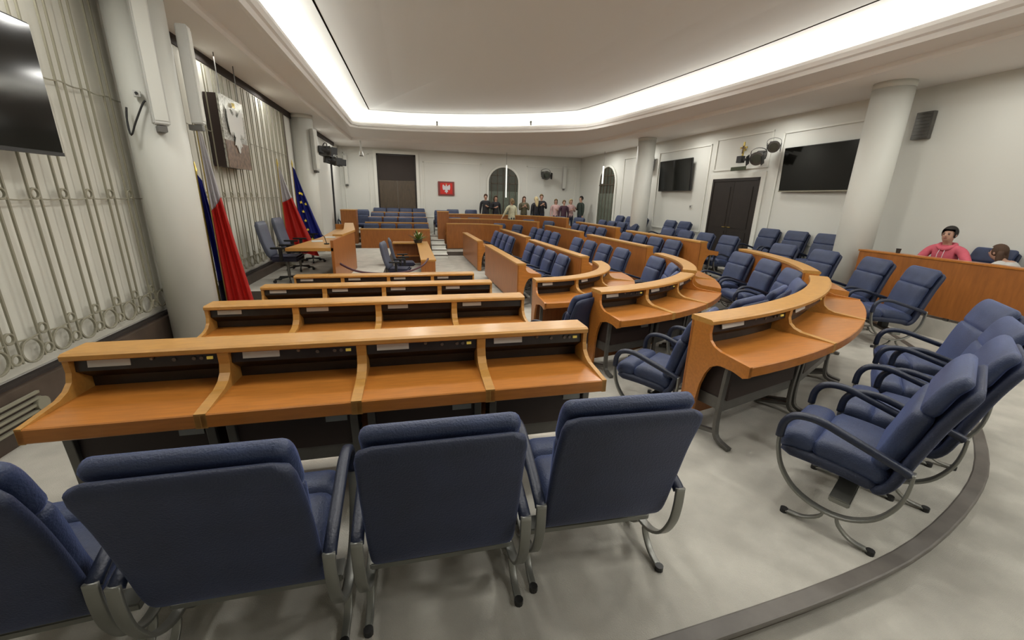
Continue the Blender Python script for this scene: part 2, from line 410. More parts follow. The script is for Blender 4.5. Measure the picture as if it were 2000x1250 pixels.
# ------------------------------------------------------------------ armchairs
def chair_proto():
    root = empty('armchair')
    def back_loft(name, pts, wf, th, m, smooth=True, z_round=.05):
        bm = bmesh.new(); rings = []
        P = smoothpath([Vector((0, p[0], p[1])) for p in pts], 5)
        n = len(P); L = [0]
        for a, b in zip(P, P[1:]): L.append(L[-1]+(b-a).length)
        for i, p in enumerate(P):
            tg = (P[min(i+1, n-1)]-P[max(i-1, 0)]).normalized(); nn = Vector((0, -tg.z, tg.y))
            if nn.y < 0: nn = -nn
            t = L[i]/L[-1]; de = min(L[i], L[-1]-L[i]); e = min(1, de/z_round)
            sh = sqrt(max(0, 1-(1-e)**2))
            w_ = wf(t)-2*z_round*(1-sh)*.9; tt = th(t)*(.35+.65*sh)
            rings.append([p+Vector((u, 0, 0))+nn*v for u, v in rrect(w_, tt, tt*.45, 3)])
        loft(bm, rings); return bm_obj(name, bm, m, root, smooth)
    back_loft('back_shell', [(-.13, .33), (-.205, .41), (-.26, .62), (-.32, .84), (-.395, 1.04)], lambda t: .60+.015*sin(pi*t), lambda t: .05, 'shell', z_round=.06)
    back_loft('back_cushion', [(-.125, .46), (-.175, .60), (-.21, .74), (-.245, .865)], lambda t: .53+.04*t, lambda t: .085+.02*sin(pi*t), 'fabric', z_round=.04)
    back_loft('head_cushion', [(-.242, .845), (-.27, .93), (-.30, 1.01), (-.35, 1.08)], lambda t: .575+.0*t, lambda t: .082-.014*t, 'fabric', z_round=.05)
    # seat: two rolls
    def seat_part(name, y0, y1, z0, z1, th, w_, m, zr=.04):
        bm = bmesh.new(); rings = []; n = 9
        for i in range(n+1):
            t = i/n; y = y0+(y1-y0)*t; z = z0+(z1-z0)*t+.012*sin(pi*t)
            e = min(1, min(y-y0, y1-y)/zr) if zr else 1; sh = sqrt(max(0, 1-(1-e)**2))
            tt = th*(.35+.65*sh)
            rings.append([Vector((u, y, z+v)) for u, v in rrect(w_-.04*(1-sh), tt, tt*.42, 3)])
        loft(bm, rings); return bm_obj(name, bm, m, root, True)
    seat_part('seat', -.19, .165, .425, .455, .13, .565, 'fabric')
    seat_part('knee_roll', .15, .335, .452, .44, .14, .565, 'fabric', .06)
    seat_part('seat_shell', -.17, .31, .365, .385, .07, .585, 'shell', .04)
    # under-seat beam
    bm = bmesh.new(); box(bm, -.33, .33, -.08, .02, .20, .235, bev=.006); bm_obj('beam', bm, 'ring', root)
    bm = bmesh.new(); box(bm, -.05, .05, -.07, .01, .23, .36); bm_obj('spine', bm, 'black', root)
    for s in (-1, 1):
        x = .338*s
        armp = smoothpath([(x, -.265, .535), (x, -.22, .558), (x, 0, .625), (x, .15, .665), (x, .26, .65), (x, .31, .585), (x, .318, .49)], 4)
        bm = bmesh.new(); sweep(bm, armp, .05, .042, .016); bm_obj('armrest', bm, 'arm', root, True)
        rp = smoothpath([(x, .318, .515), (x, .312, .42), (x, .27, .29), (x, .18, .185), (x, .05, .135), (x, -.08, .145), (x, -.19, .22), (x, -.255, .34), (x, -.275, .45), (x, -.275, .555)], 4)
        bm = bmesh.new(); sweep(bm, rp, .046, .016, .004); bm_obj('side_frame', bm, 'ring', root, True)
        bm = bmesh.new()
        sweep(bm, smoothpath([(x, .02, .138), (x, .035, .085), (x, .11, .03), (x, .20, .018)], 3), .034, .014, .004)
        sweep(bm, smoothpath([(x, -.04, .138), (x, -.055, .085), (x, -.12, .03), (x, -.21, .018)], 3), .034, .014, .004)
        f = bm_obj('foot', bm, 'ring', root, True)
        for yy in (.205, -.215):
            bm = bmesh.new(); cyl(bm, (x, yy, 0), (x, yy, .028), .021, n=10); bm_obj('foot_pad', bm, 'black', f)
    return root
PROTO = chair_proto(); used = [False]
def chair(x, y, z, face, label, group='blue padded armchairs', cat='armchair'):
    """face = angle of facing direction from +Y, counter-clockwise (degrees)"""
    o = PROTO if not used[0] else copy_tree(PROTO); used[0] = True
    o.location = (x, y, z); o.rotation_euler = (0, 0, radians(face)); tag(o, label, cat, group); return o

# ------------------------------------------------------------------ desks
def desk(label, pts, nrm, zf, bays, top=.985, work=.74, depth=.54, hut=.2, gables=(0, 0), detail=1, sub=1, endwork=True, cat='desk', group='curved chamber desks', footgap=.07, lipback=.0):
    """pts: plan points of the back edge of the upper shelf, len = bays*sub+1; nrm: unit vectors to the seat side"""
    org = pts[len(pts)//2]
    root = empty('bench_desk', (org.x, org.y, zf), 0, label, cat, group)
    L = [p-org for p in pts]
    n = len(pts)
    def at(i, s, z): q = L[i]+nrm[i]*s; return Vector((q.x, q.y, z))
    def sw(name, prof, i0, i1, m, smooth=False, inset=0):
        bm = bmesh.new(); R = []
        for i in range(i0, i1+1):
            r = [at(i, s, z) for s, z in prof]
            if inset:
                d = Vector((0, 0, 0))
                if i == i0: d = (at(i+1, 0, 0)-at(i, 0, 0)).normalized()*inset
                if i == i1: d = (at(i-1, 0, 0)-at(i, 0, 0)).normalized()*inset
                r = [q+d for q in r]
            R.append(r)
        loft(bm, R); return bm_obj(name, bm, m, root, smooth)
    # top shelf
    th = .04
    sw('top_shelf', [(-.012, top-th), (-.012, top-.006), (-.006, top), (hut-.018, top), (hut, top-.010), (hut, top-th+.006), (hut-.006, top-th)], 0, n-1, 'edge')
    sw('back_panel', [(0, footgap), (.022, footgap), (.022, top-th), (0, top-th)], 0, n-1, 'woodp')
    gm = lambda i, s0, z0, z1: None
    def gable(i, kind, side, name='divider', thick=.028):
        tg = (L[min(i+1, n-1)]-L[max(i-1, 0)]).normalized(); t3 = Vector((tg.x, tg.y, 0))
        pr = [(.015, top-th)]
        pr += [(hut-.012, top-th), (hut-.016, work+.135), (hut+.0, work+.085), (hut+.04, work+.05), (hut+.10, work+.028), (depth-.03, work+.006), (depth, work+.003), (depth, work-.08)]
        if kind == 'full':
            pr += [(depth-.04, work-.10), (depth-.10, work-.085), (depth-.18, work-.07), (depth-.26, work-.085), (.24, work-.12), (.20, work-.19), (.165, work-.30), (.145, work-.45), (.135, .02), (.015, .02)]
        elif kind == 'half':
            pr += [(.02, work-.08)]
        bm = bmesh.new()
        for a, b in ((0, thick),):
            lo = [bm.verts.new(at(i, s, z)+t3*(side*a)) for s, z in pr]; hi = [bm.verts.new(at(i, s, z)+t3*(side*b)) for s, z in pr]
            bm.faces.new(lo); bm.faces.new(hi[::-1])
            for k in range(len(pr)): bm.faces.new((lo[k], hi[k], hi[(k+1) % len(pr)], lo[(k+1) % len(pr)]))
        bmesh.ops.recalc_face_normals(bm, faces=bm.faces)
        bmesh.ops.triangulate(bm, faces=[f for f in bm.faces if len(f.verts) > 4], ngon_method='EAR_CLIP')
        bm_obj(name, bm, 'edge' if kind == 'half' else 'wood', root)
    for b in range(bays):
        i0 = b*sub; i1 = (b+1)*sub
        sw('worktop', [(.02, work-.08), (.02, work), (depth-.006, work), (depth, work-.006), (depth, work-.074), (depth-.006, work-.08)], i0, i1, 'wood', inset=.002)
        if detail >= 1:
            w_ = (L[i1]-L[i0]).length
            c = sw('console', [(.024, work+.002), (.024, top-th-.002), (.150, top-th-.002), (.158, top-.115), (.06, work+.06), (.06, work+.002)], i0, i1, 'dark', inset=.03)
            # name card, microphone knob, buttons
            tA = (L[i1]-L[i0]).normalized(); ang = atan2(tA.y, tA.x)
            flip = 1 if Vector((-tA.y, tA.x)).dot(nrm[i0]) < 0 else -1   # which way is left when seated
            mid = (at(i0, 0, 0)+at(i1, 0, 0))/2; bow = (at((i0+i1)//2, 0, 0)-mid) if sub > 1 else Vector((0, 0, 0))
            nn = (nrm[i0]+nrm[i1]).normalized(); n3 = Vector((nn.x, nn.y, 0)); t3 = Vector((tA.x, tA.y, 0))*flip
            def P(u, s, z): return mid+bow*.8+t3*u*w_+n3*s+Vector((0, 0, z))
            zt = top-th
            bm = bmesh.new()
            q = [P(-.38, .156, zt-.014), P(-.12, .156, zt-.014), P(-.12, .162, zt-.052), P(-.38, .162, zt-.052)]
            qq = [v-n3*.006 for v in q]; loft(bm, [q, qq]); bm_obj('name_card', bm, 'card', root)
            if detail >= 2:
                bm = bmesh.new(); sph(bm, P(.02, .160, zt-.02), .011, 8); bm_obj('microphone_knob', bm, 'ring', root)
                for u in (.16, .29, .34):
                    bm = bmesh.new(); cyl(bm, P(u, .14, zt-.035), P(u, .162, zt-.035), .011, n=8); bm_obj('socket', bm, 'grey', root)
                bm = bmesh.new(); q = [P(.375, .161, zt-.028), P(.415, .161, zt-.028), P(.415, .162, zt-.044), P(.375, .162, zt-.044)]; loft(bm, [q, [v-n3*.008 for v in q]]); bm_obj('amber_button', bm, 'led', root)
                # under-desk locker, paper slip, beam
                bm = bmesh.new(); a = [P(-.43, .06, work-.088), P(.43, .06, work-.088), P(.43, .06, .36), P(-.43, .06, .36)]; a2 = [v+n3*.28 for v in a]; loft(bm, [a, a2]); bm_obj('locker', bm, 'under', root)
                bm = bmesh.new(); q = [P(.22, .344, work-.10), P(.38, .344, work-.10), P(.38, .35, work-.215), P(.22, .35, work-.215)]; loft(bm, [q, [v-n3*.008 for v in q]]); bm_obj('paper_slip', bm, 'paper', root)
                bm = bmesh.new(); a = [P(-.44, .10, .36), P(.44, .10, .36), P(.44, .10, .26), P(-.44, .10, .26)]; loft(bm, [a, [v+n3*.22 for v in a]]); bm_obj('beam', bm, 'grey', root)
                bm = bmesh.new(); a = [P(-.40, .30, work-.081), P(.40, .30, work-.081), P(.40, .30, work-.10), P(-.40, .30, work-.10)]; loft(bm, [a, [v+n3*.14 for v in a]]); bm_obj('pull_out_tray', bm, 'black', root)
    for i in range(0, n, sub):
        first = i == 0; last = i == n-1
        if first: gable(i, 'full' if gables[0] else 'half', 1, 'end_panel' if gables[0] else 'divider')
        elif last: gable(i, 'full' if gables[1] else 'half', -1, 'end_panel' if gables[1] else 'divider')
        else: gable(i, 'half', 1); gable(i, 'half', -1)
        # grey legs with curved foot
        if detail >= 1:
            tg = (L[min(i+1, n-1)]-L[max(i-1, 0)]).normalized(); t3 = Vector((tg.x, tg.y, 0)); n3 = Vector((nrm[i].x, nrm[i].y, 0)); sd = 1 if first else (-1 if last else 0)
            for k in ((.05,) if sd else (-.05, .05)):
                base_ = at(i, 0, 0)+t3*(k if not sd else .055*sd)
                bm = bmesh.new()
                pth = smoothpath([base_+n3*.36+Vector((0, 0, work-.081)), base_+n3*.345+Vector((0, 0, .4)), base_+n3*.34+Vector((0, 0, .16)), base_+n3*.37+Vector((0, 0, .05)), base_+n3*.49+Vector((0, 0, .018))], 3)
                sweep(bm, pth, .045, .03, .004, up=t3)
                sweep(bm, [base_+n3*.35+Vector((0, 0, .10)), base_+n3*.06+Vector((0, 0, .02))], .045, .03, .004, up=t3)
                lg = bm_obj('leg', bm, 'grey', root)
    return root
def straight(p0, p1, nrm, bays):
    a = Vector(p0); b = Vector(p1); return [a.lerp(b, i/bays) for i in range(bays+1)], [Vector(nrm).normalized()]*(bays+1)
def radial(r, a0, a1, bays, sub=4, c=OC):
    n = bays*sub; A = [radians(a0+(a1-a0)*i/n) for i in range(n+1)]
    return [c+Vector((sin(a)*r, -cos(a)*r)) for a in A], [Vector((sin(a), -cos(a))) for a in A]

G4 = 'four-seat bench desks on the left'
rows = [(-1.87, 1.16, 2.70, Z1, 'nearest long cherry-wood bench desk with four bays in front of blue chairs'),
        (-1.895, 1.125, 4.30, Z2, 'second long four-bay cherry bench desk on the left, behind the nearest one'),
        (-1.955, 1.065, 5.90, Z3, 'third long four-bay cherry bench desk on the left, counting from the front'),
        (-1.99, 1.03, 7.52, Z0, 'fourth and lowest four-bay bench desk on the left, beside the rope')]
for i, (x0, x1, y, z, lab) in enumerate(rows):
    p, nn = straight((x0, y), (x1, y+.03), (0, -1), 4)
    desk(lab, p, nn, z, 4, detail=2 if i == 0 else 1, group=G4)
# curved desks (near corner)
p, nn = radial(5.24, 9.9, 45.5, 3, 6, CA); desk('curved three-bay cherry desk with arched end panel, nearest on the right', p, nn, Z1, 3, depth=.56, gables=(1, 1), detail=2, sub=6)
p, nn = radial(5.22, 50.5, 81, 3, 6, CA); desk('curved cherry desk continuing the outermost ring on the right, behind the nearest curved desk', p, nn, Z1, 3, depth=.56, gables=(1, 1), sub=6)
p, nn = radial(3.26, 8.0, 45.5, 3, 6, CB); desk('curved three-bay cherry desk in the second ring, just left of the nearest curved desk', p, nn, Z2, 3, depth=.60, gables=(1, 1), detail=2, sub=6)
p, nn = radial(3.26, 50.5, 89, 3, 6, CB); desk('curved cherry desk of the second ring, curling away behind three blue chairs', p, nn, Z2, 3, depth=.58, gables=(1, 1), sub=6)
p, nn = radial(1.75, 0.0, 88, 4, 6, CC); desk('tightly curved cherry desk of the innermost ring, hooked at its right end', p, nn, Z3, 4, depth=.66, gables=(1, 1), detail=1, sub=6)
# straight desks on the right (near block and far block)
GR = 'straight cherry desks on the right'
def rdesk(x0, y0, x1, y1, z, bays, lab, g0=1, g1=0):
    p, nn = straight((x0, y0), (x1, y1), (1, 0), bays); return desk(lab, p, nn, z, bays, gables=(g0, g1), group=GR)
rdesk(2.12, 8.45, 2.03, 12.15, Z0, 4, 'long cherry desk facing the well, nearer of two with feet visible')
rdesk(1.95, 13.2, 1.86, 16.5, Z0, 4, 'long cherry desk facing the well, farther of two beside the central floor')
rdesk(3.52, 8.35, 3.36, 12.1, Z3, 4, 'straight desk directly behind the four chairs of the nearer well-side desk')
rdesk(3.46, 12.9, 3.34, 16.4, Z3, 4, 'straight desk directly behind the four chairs of the farther well-side desk')
rdesk(5.38, 8.85, 5.26, 12.15, Z2, 4, 'third straight desk back from the well, nearer block')
rdesk(5.42, 13.2, 5.25, 16.5, Z2, 4, 'third straight desk back from the well, farther block')
rdesk(6.58, 8.50, 6.46, 11.9, Z1, 4, 'outermost straight desk beside the dark right-hand door')
rdesk(6.75, 13.2, 6.65, 16.6, Z1, 4, 'outermost straight desk near the rear right column')
# far left block (faces the camera), seats behind
GF = 'far four-seat bench desks'
far = [(-2.05, .60, 17.0, -2.2, .95, 'far cherry front bench below the dark double door, lowest row'), (-1.98, .58, 18.15, Z2, .92, 'second row of the far bench desks below the double door'),
       (-1.95, .56, 19.25, Z1, .94, 'third row of the far bench desks below the double door'), (-1.9, .54, 20.3, ZG, .93, 'topmost far bench desk right under the dark double door')]
for x0, x1, y, z, tp, lab in far:
    p, nn = straight((x1, y), (x0, y), (0, 1), 4); desk(lab, p, nn, z, 4, top=tp, work=.72, depth=.40, detail=0, group=GF, footgap=.12 if y < 17.5 else .0)
# far right curved block
C2 = Vector((2.1, 15.1))
def fardesk(pts, z, tp, lab):
    P = smoothpath([Vector(q) for q in pts], 4); P = rs(P, 12); N = []
    for i in range(len(P)):
        tg = (P[min(i+1, 12)]-P[max(i-1, 0)]).normalized(); n = Vector((tg.y, -tg.x)); 
        if n.dot(Vector((1.5, 12))-P[i]) > 0: n = -n
        N.append(n)
    return desk(lab, P, N, z, 4, top=tp, work=.72, depth=.38, detail=0, sub=3, gables=(1, 1), group='far curved desks')
fardesk([(1.34, 17.9), (2.3, 17.95), (3.0, 17.75), (3.45, 17.1)], -2.2, 1.13, 'far curved cherry front panel right of the white steps')
fardesk([(1.42, 18.85), (2.9, 18.9), (4.1, 18.5), (5.1, 17.2)], Z2, 1.08, 'second far curved desk right of the white steps')
fardesk([(1.5, 19.8), (3.6, 19.85), (5.4, 19.1), (6.5, 17.4)], Z1, 1.10, 'last far curved desk in front of the standing visitors')
# tall end boxes
for x0, x1, lab in ((-2.95, -2.35, 'tall cherry side box at the left end of the far benches'), (1.0, 1.48, 'tall cherry box at the top of the white steps')):
    o = empty('side_box', ((x0+x1)/2, 18.8, ZG), 0, lab, 'box'); hw = (x1-x0)/2
    Box('front_panel', -hw, hw, -.3, -.27, -.6, 1.03, 'woodp', o); Box('side_panel', -hw, -hw+.03, -.27, 0.3, -.6, 1.03, 'wood', o); Box('side_panel', hw-.03, hw, -.27, 0.3, -.6, 1.03, 'wood', o); Box('top_board', -hw-.01, hw+.01, -.31, .3, 1.03, 1.06, 'edge', o)

# gallery parapet on the right
o = empty('parapet', (8.0, 4.3, ZG), 0, 'long cherry parapet in front of the two seated people on the right', 'parapet')
bm = bmesh.new(); box(bm, -.02, .03, -3.2, 1.62, .045, .90); bm_obj('panel', bm, 'woodp', o)
bm = bmesh.new(); box(bm, -.035, .16, -3.22, 1.64, .90, .93, bev=.006); bm_obj('top_rail', bm, 'wood', o)
bm = bmesh.new(); box(bm, .0, .30, 1.59, 1.63, .0, .90); bm_obj('end_panel', bm, 'wood', o)
for y in (-3.1, -1.5, .1, 1.5):
    bm = bmesh.new(); box(bm, -.005, .025, y-.03, y+.03, 0, .06); bm_obj('foot', bm, 'grey', o)
o = empty('drinking_cup', (8.06, 5.35, ZG+.93), 0, 'small dark cup standing on the parapet beside the man in pink', 'cup')
bm = bmesh.new(); cyl(bm, (0, 0, 0), (0, 0, .07), .028, .034, 14); bm_obj('body', bm, 'pot', o)
bm = bmesh.new(); cyl(bm, (0, 0, .07), (0, 0, .078), .036, n=14); bm_obj('lid', bm, 'black', o)

# ------------------------------------------------------------------ chairs
GN = 'chairs of the nearest row'
for i, (x, y, f) in enumerate([(-1.48, 1.60, 5), (-.70, 1.60, 0), (.07, 1.63, 0), (.84, 1.67, -2)]):
    chair(x, y, Z1, f, ['blue armchair seen from behind, cut off at the left bottom corner', 'blue armchair seen from behind, wide back second from the left in front',
                        'blue armchair seen from behind, third from left in the foreground', 'blue armchair seen from behind, rightmost of the foreground four'][i], GN)
def rchairs(angs, r, z, labs, group, c=OC, dface=0):
    for a, lab in zip(angs, labs):
        q = c+Vector((sin(radians(a))*r, -cos(radians(a))*r)); chair(q.x, q.y, z, a+dface, lab, group)
for (x, y, f), lab in zip([(2.58, 1.64, 28), (3.27, 1.84, 31), (3.95, 2.14, 37), (4.59, 2.55, 45)], ['blue armchair nearest on the right, its whole side frame visible', 'second blue armchair behind the nearest right-hand one', 'third armchair of the cluster at the right edge', 'farthest armchair of the cluster at the right edge, back fully visible']):
    chair(x, y, Z1, f, lab, 'chairs at the nearest curved desk')
for (x, y, f), lab in zip([(6.42, 4.22, 62), (6.79, 5.06, 70), (6.95, 6.02, 80), (7.08, 6.98, 88)], ['blue armchair in front of the parapet, nearest to the cluster', 'blue armchair in front of the parapet, second one', 'blue armchair in front of the parapet end, third one', 'blue armchair beside the right column base, fourth one']):
    chair(x, y, Z1, f, lab, 'chairs before the parapet')
chair(2.27, 3.22, Z2, 36, 'blue armchair with empty seat left of the nearest curved desk end panel', 'chairs of the second ring, near part')
rchairs([22, 32.5], 4.30, Z2, ['armchair hidden behind the nearest curved desk, left of centre', 'armchair behind the nearest curved desk, near its middle'], 'chairs of the second ring, near part', CB)
for (x, y, f), lab in zip([(4.52, 4.36, 50), (5.16, 5.02, 66), (5.66, 5.93, 74), (5.95, 6.86, 82)], ['blue armchair inside the outer ring, lowest and mostly hidden one', 'large blue armchair inside the outer ring, nearest fully visible one', 'large blue armchair inside the outer ring, middle one', 'blue armchair inside the outer ring, farthest one']):
    chair(x, y, Z2, f, lab, 'chairs of the second ring, far part')
chair(1.86, 4.75, Z3, 30, 'blue armchair edge peeping out left of the second curved desk', 'chairs of the innermost ring')
rchairs([27, 47, 66, 84], 2.74, Z3, ['armchair behind the second curved desk', 'armchair by the bend of the innermost ring', 'blue armchair showing above the second curved desk, right one', 'blue armchair showing above the second curved desk, left one'], 'chairs of the innermost ring', CC)
def line_chairs(x0, y0, x1, y1, n, z, lab, group, face=90):
    for i in range(n):
        t = (i+.5)/n; x = x0+(x1-x0)*t; y = y0+(y1-y0)*t
        chair(x, y, z, face, f'blue armchair {lab}, {ORD[i]} from its near end', group)
line_chairs(3.05, 8.6, 2.95, 12.0, 4, Z0, 'behind the nearer well-side desk', 'chairs at the nearer well-side desk')
line_chairs(2.88, 13.3, 2.8, 16.4, 4, Z0, 'behind the farther well-side desk', 'chairs at the farther well-side desk')
line_chairs(4.5, 8.5, 4.4, 12.0, 4, Z3, 'in second column from well, near block', 'near block, second column of chairs')
line_chairs(4.4, 13.1, 4.3, 16.3, 4, Z3, 'in second column from well, far block', 'far block, second column of chairs')
line_chairs(6.12, 8.95, 6.02, 12.0, 4, Z2, 'in third column from well, near block', 'near block, third column of chairs')
line_chairs(6.16, 13.3, 6.1, 16.4, 4, Z2, 'in third column from well, far block', 'far block, third column of chairs')
line_chairs(7.42, 8.5, 7.35, 11.9, 4, Z1, 'behind outermost straight desk, near block', 'near block, outermost chairs')
line_chairs(7.45, 13.4, 7.35, 16.6, 4, Z1, 'behind outermost straight desk, far block', 'far block, outermost chairs')
for i, (x, y) in enumerate([(8.62, 7.35), (8.62, 8.15), (8.62, 8.95)]):
    chair(x, y, ZG, 90, ['blue gallery armchair against the right wall, nearest to the column', 'blue gallery armchair against the right wall, middle of three below the large screen', 'blue gallery armchair against the right wall, next to the dark door'][i], 'gallery chairs below the large screen')
for i, (x, y) in enumerate([(8.35, 12.1), (8.35, 12.9), (8.35, 14.7), (8.3, 15.6), (8.3, 16.5)]):
    chair(x, y, ZG, 90, f'blue gallery armchair near the rear right column, {ORD[i]} from the dark door', 'gallery chairs near the rear column')
for k, (x0, x1, y, z, tp, lab) in enumerate(far):
    for i in range(4):
        x = x0+(x1-x0)*(i+.5)/4; chair(x, y+.66, z, 180, f'far chair top below double door, {ORD[i]} from left, {["lowest", "second", "third", "topmost"][k]} row', 'far block chairs')
for k, (y, z) in enumerate(((18.50, Z3-.05), (19.45, Z2+.0), (20.4, ZG))):
    for i, x in enumerate((1.85, 2.75)):
        chair(x, y, z, 180, f'dark chair top right of the white steps, {ORD[k]} row up, {["left", "right"][i]} one', 'far corner chairs')
for i, (x, y, z, f) in enumerate([(3.48, 18.0, Z3, 140), (4.02, 17.25, Z3, 115), (4.95, 18.5, Z2, 140), (5.55, 17.6, Z2, 120), (6.6, 18.9, Z1, 135), (7.15, 18.0, Z1, 120)]):
    chair(x, y, z, f, f'violet-blue chair in the far right corner before the visitors, {ORD[i]} from the left', 'far right corner chairs')
for i, (x, lab) in enumerate([(-2.8, 'left'), (-2.4, 'right')]):
    chair(x-.05+.2*i, 19.5, ZG-.05, 180, f'dark chair top above the tall side box, {lab} one', 'chairs above the left side box')
chair(1.22, 19.45, ZG-.02, 180, 'dark chair standing alone above the box at the top of the steps', 'far corner chairs')
# gallery chairs behind the parapet (office type, dark)
for i, (x, y) in enumerate([(8.78, 4.72), (8.8, 4.0), (8.8, 3.2)]):
    chair(x, y, ZG, 80, ['dark armchair the man in pink leans against', 'dark armchair behind the woman in white', 'dark armchair at the far right edge behind the parapet'][i], 'armchairs behind the parapet')

# ------------------------------------------------------------------ presidium desk and chairs
o = empty('presiding_desk', (-1.8, 10.4, -1.72), 0, 'angled cherry presiding desk on the dais before the flags', 'desk')
def poly_obj(name, pts, z0, z1, m, parent):
    q = polyslab(name, pts, z0, z1, m); q.parent = parent; return q
poly_obj('worktop', [(-.55, -2.05), (.28, -2.05), (.38, .1), (.0, 2.7), (-.45, 2.7), (-.35, .1)], .68, .74, 'edge', o)
poly_obj('front_panel', [(.24, -2.05), (.29, -2.05), (.40, .1), (.02, 2.7), (-.03, 2.7), (.35, .1)], 0.005, .88, 'woodp', o)
poly_obj('top_ledge', [(.14, -1.2), (.33, -1.2), (.42, .1), (.04, 2.72), (-.2, 2.72), (.16, .1)], .88, .92, 'edge', o)
poly_obj('side_panel', [(-.45, 2.68), (.0, 2.68), (.0, 2.72), (-.45, 2.72)], 0.005, .88, 'wood', o)
for i, (x, y, lab) in enumerate([(-2.05, 9.6, 'white sheet of paper on the presiding desk, near one'), (-1.95, 10.5, 'white sheet of paper on the presiding desk, farther one')]):
    q = empty('paper_stack', (x, y, -.98), .2, lab, 'paper'); Box('sheet', -.11, .11, -.16, .16, 0, .006, 'card', q)
q = empty('table_microphone', (-1.75, 9.0, -.98), 0, 'small dark microphone on the presiding desk', 'microphone')
bm = bmesh.new(); cyl(bm, (0, 0, 0), (0, 0, .02), .05, n=14); bm_obj('base', bm, 'black', q)
bm = bmesh.new(); tube(bm, [(0, 0, .02), (-.03, 0, .15), (-.10, 0, .22)], .008); bm_obj('stem', bm, 'black', q)
def office_proto():
    r = empty('office_chair')
    bm = bmesh.new(); R = []
    for t in [i/10 for i in range(11)]:
        z = .50+.68*t; y = -.24-.16*t-.02*sin(pi*t); e = min(1, min(t, 1-t)/.12); sh = sqrt(1-(1-e)**2)
        R.append([Vector((u, y+v, z)) for u, v in rrect(.48-.05*(1-sh), .09*(.4+.6*sh), .03, 3)])
    loft(bm, R); bm_obj('backrest', bm, 'officecushion', r, True)
    bm = bmesh.new(); box(bm, -.25, .25, -.24, .26, .43, .53, bev=.03); bm_obj('seat', bm, 'darkcloth', r)
    for s in (-1, 1):
        bm = bmesh.new(); box(bm, .27*s-.035, .27*s+.035, -.2, .1, .68, .715, bev=.01); box(bm, .27*s-.02, .27*s+.02, -.06, .0, .46, .69); bm_obj('armrest', bm, 'black', r)
    bm = bmesh.new(); cyl(bm, (0, 0, .08), (0, 0, .44), .03); bm_obj('gas_lift', bm, 'ring', r)
    for k in range(5):
        a = 2*pi*k/5+.3; bm = bmesh.new(); sweep(bm, [(0, 0, .10), (.28*cos(a), .28*sin(a), .065)], .03, .025, .005, up=Vector((0, 0, 1)))
        b = bm_obj('base_arm', bm, 'black', r); bm = bmesh.new(); c_ = (.28*cos(a), .28*sin(a)); d_ = (-sin(a)*.02, cos(a)*.02)
        cyl(bm, (c_[0]-d_[0], c_[1]-d_[1], .03), (c_[0]+d_[0], c_[1]+d_[1], .03), .03, n=12); bm_obj('caster', bm, 'black', b)
    return r
OF = office_proto()
for i, (x, y, z, f, lab) in enumerate([(-2.50, 8.95, -1.72, -90, 'dark blue office chair on the dais, nearest of three'), (-2.62, 10.35, -1.72, -95, 'dark blue office chair on the dais, middle of three'),
                                       (-2.62, 11.6, -1.72, -95, 'dark blue office chair on the dais, farthest of three'), (-.42, 10.9, Z0, -100, 'office chair at the clerks desk, nearer one'), (-.30, 11.9, Z0, -85, 'office chair at the clerks desk, farther one')]):
    c = OF if i == 0 else copy_tree(OF); c.location = (x, y, z); c.rotation_euler = (0, 0, radians(f)); tag(c, lab, 'office chair', 'office chairs in the middle')
# clerks' desk (L-shaped)
o = empty('clerks_desk', (.0, 12.5, Z0), 0, 'L-shaped cherry clerks desk on the central floor with a plant', 'desk')
poly_obj('worktop', [(.12, -2.0), (.5, -2.0), (.42, 2.5), (-.75, 2.5), (-.75, 2.05), (.06, 2.05)], .74, .78, 'edge', o)
poly_obj('front_panel', [(.44, -1.98), (.48, -1.98), (.40, 2.48), (.36, 2.48)], .02, .74, 'woodp', o)
poly_obj('end_panel', [(.12, -2.0), (.48, -2.0), (.48, -1.96), (.12, -1.96)], .02, .74, 'woodp', o)
poly_obj('far_panel', [(-.75, 2.44), (.4, 2.44), (.4, 2.48), (-.75, 2.48)], .02, .74, 'woodp', o)
poly_obj('shelf', [(-.7, 2.1), (.3, 2.1), (.3, 2.44), (-.7, 2.44)], .3, .33, 'wood', o)
# flower arrangement
o = empty('flower_arrangement', (.1, 14.55, Z0+.78), 0, 'green flower arrangement on the far end of the clerks desk', 'plant')
bm = bmesh.new(); cyl(bm, (0, 0, 0), (0, 0, .10), .12, .16, 16); bm_obj('bowl', bm, 'pot', o)
random.seed(3)
for k in range(34):
    a = random.uniform(0, 2*pi); t = random.uniform(.25, 1.0); l = random.uniform(.22, .42)
    d = Vector((cos(a)*t, sin(a)*t, 1.15-t*.9)).normalized(); s = Vector((-sin(a), cos(a), 0))*.035; p0 = Vector((0, 0, .08)); bm = bmesh.new()
    v = [p0+d*.02, p0+d*l*.5+s, p0+d*l, p0+d*l*.5-s]; u = [q+Vector((0, 0, .006)) for q in v]; loft(bm, [v, u]); bm_obj('leaf', bm, 'leaf' if k % 3 else 'pot', o)
for k in range(6):
    a = k*1.05; bm = bmesh.new(); sph(bm, (cos(a)*.10, sin(a)*.10, .24+.04*(k % 3)), .035, 8); bm_obj('flower', bm, 'petal', o)
# rope barrier
bm = bmesh.new(); tube(bm, smoothpath([(-1.55, 8.75, -1.30), (-1.2, 8.8, -1.5), (-.7, 8.9, -1.58), (-.2, 9.2, -1.60), (.15, 9.8, -1.56), (.3, 10.48, -1.5)], 6), .022)
tag(bm_obj('barrier_rope', bm, 'rope', smooth=True), 'dark red barrier rope sagging between the presiding desk and the clerks desk', 'rope')

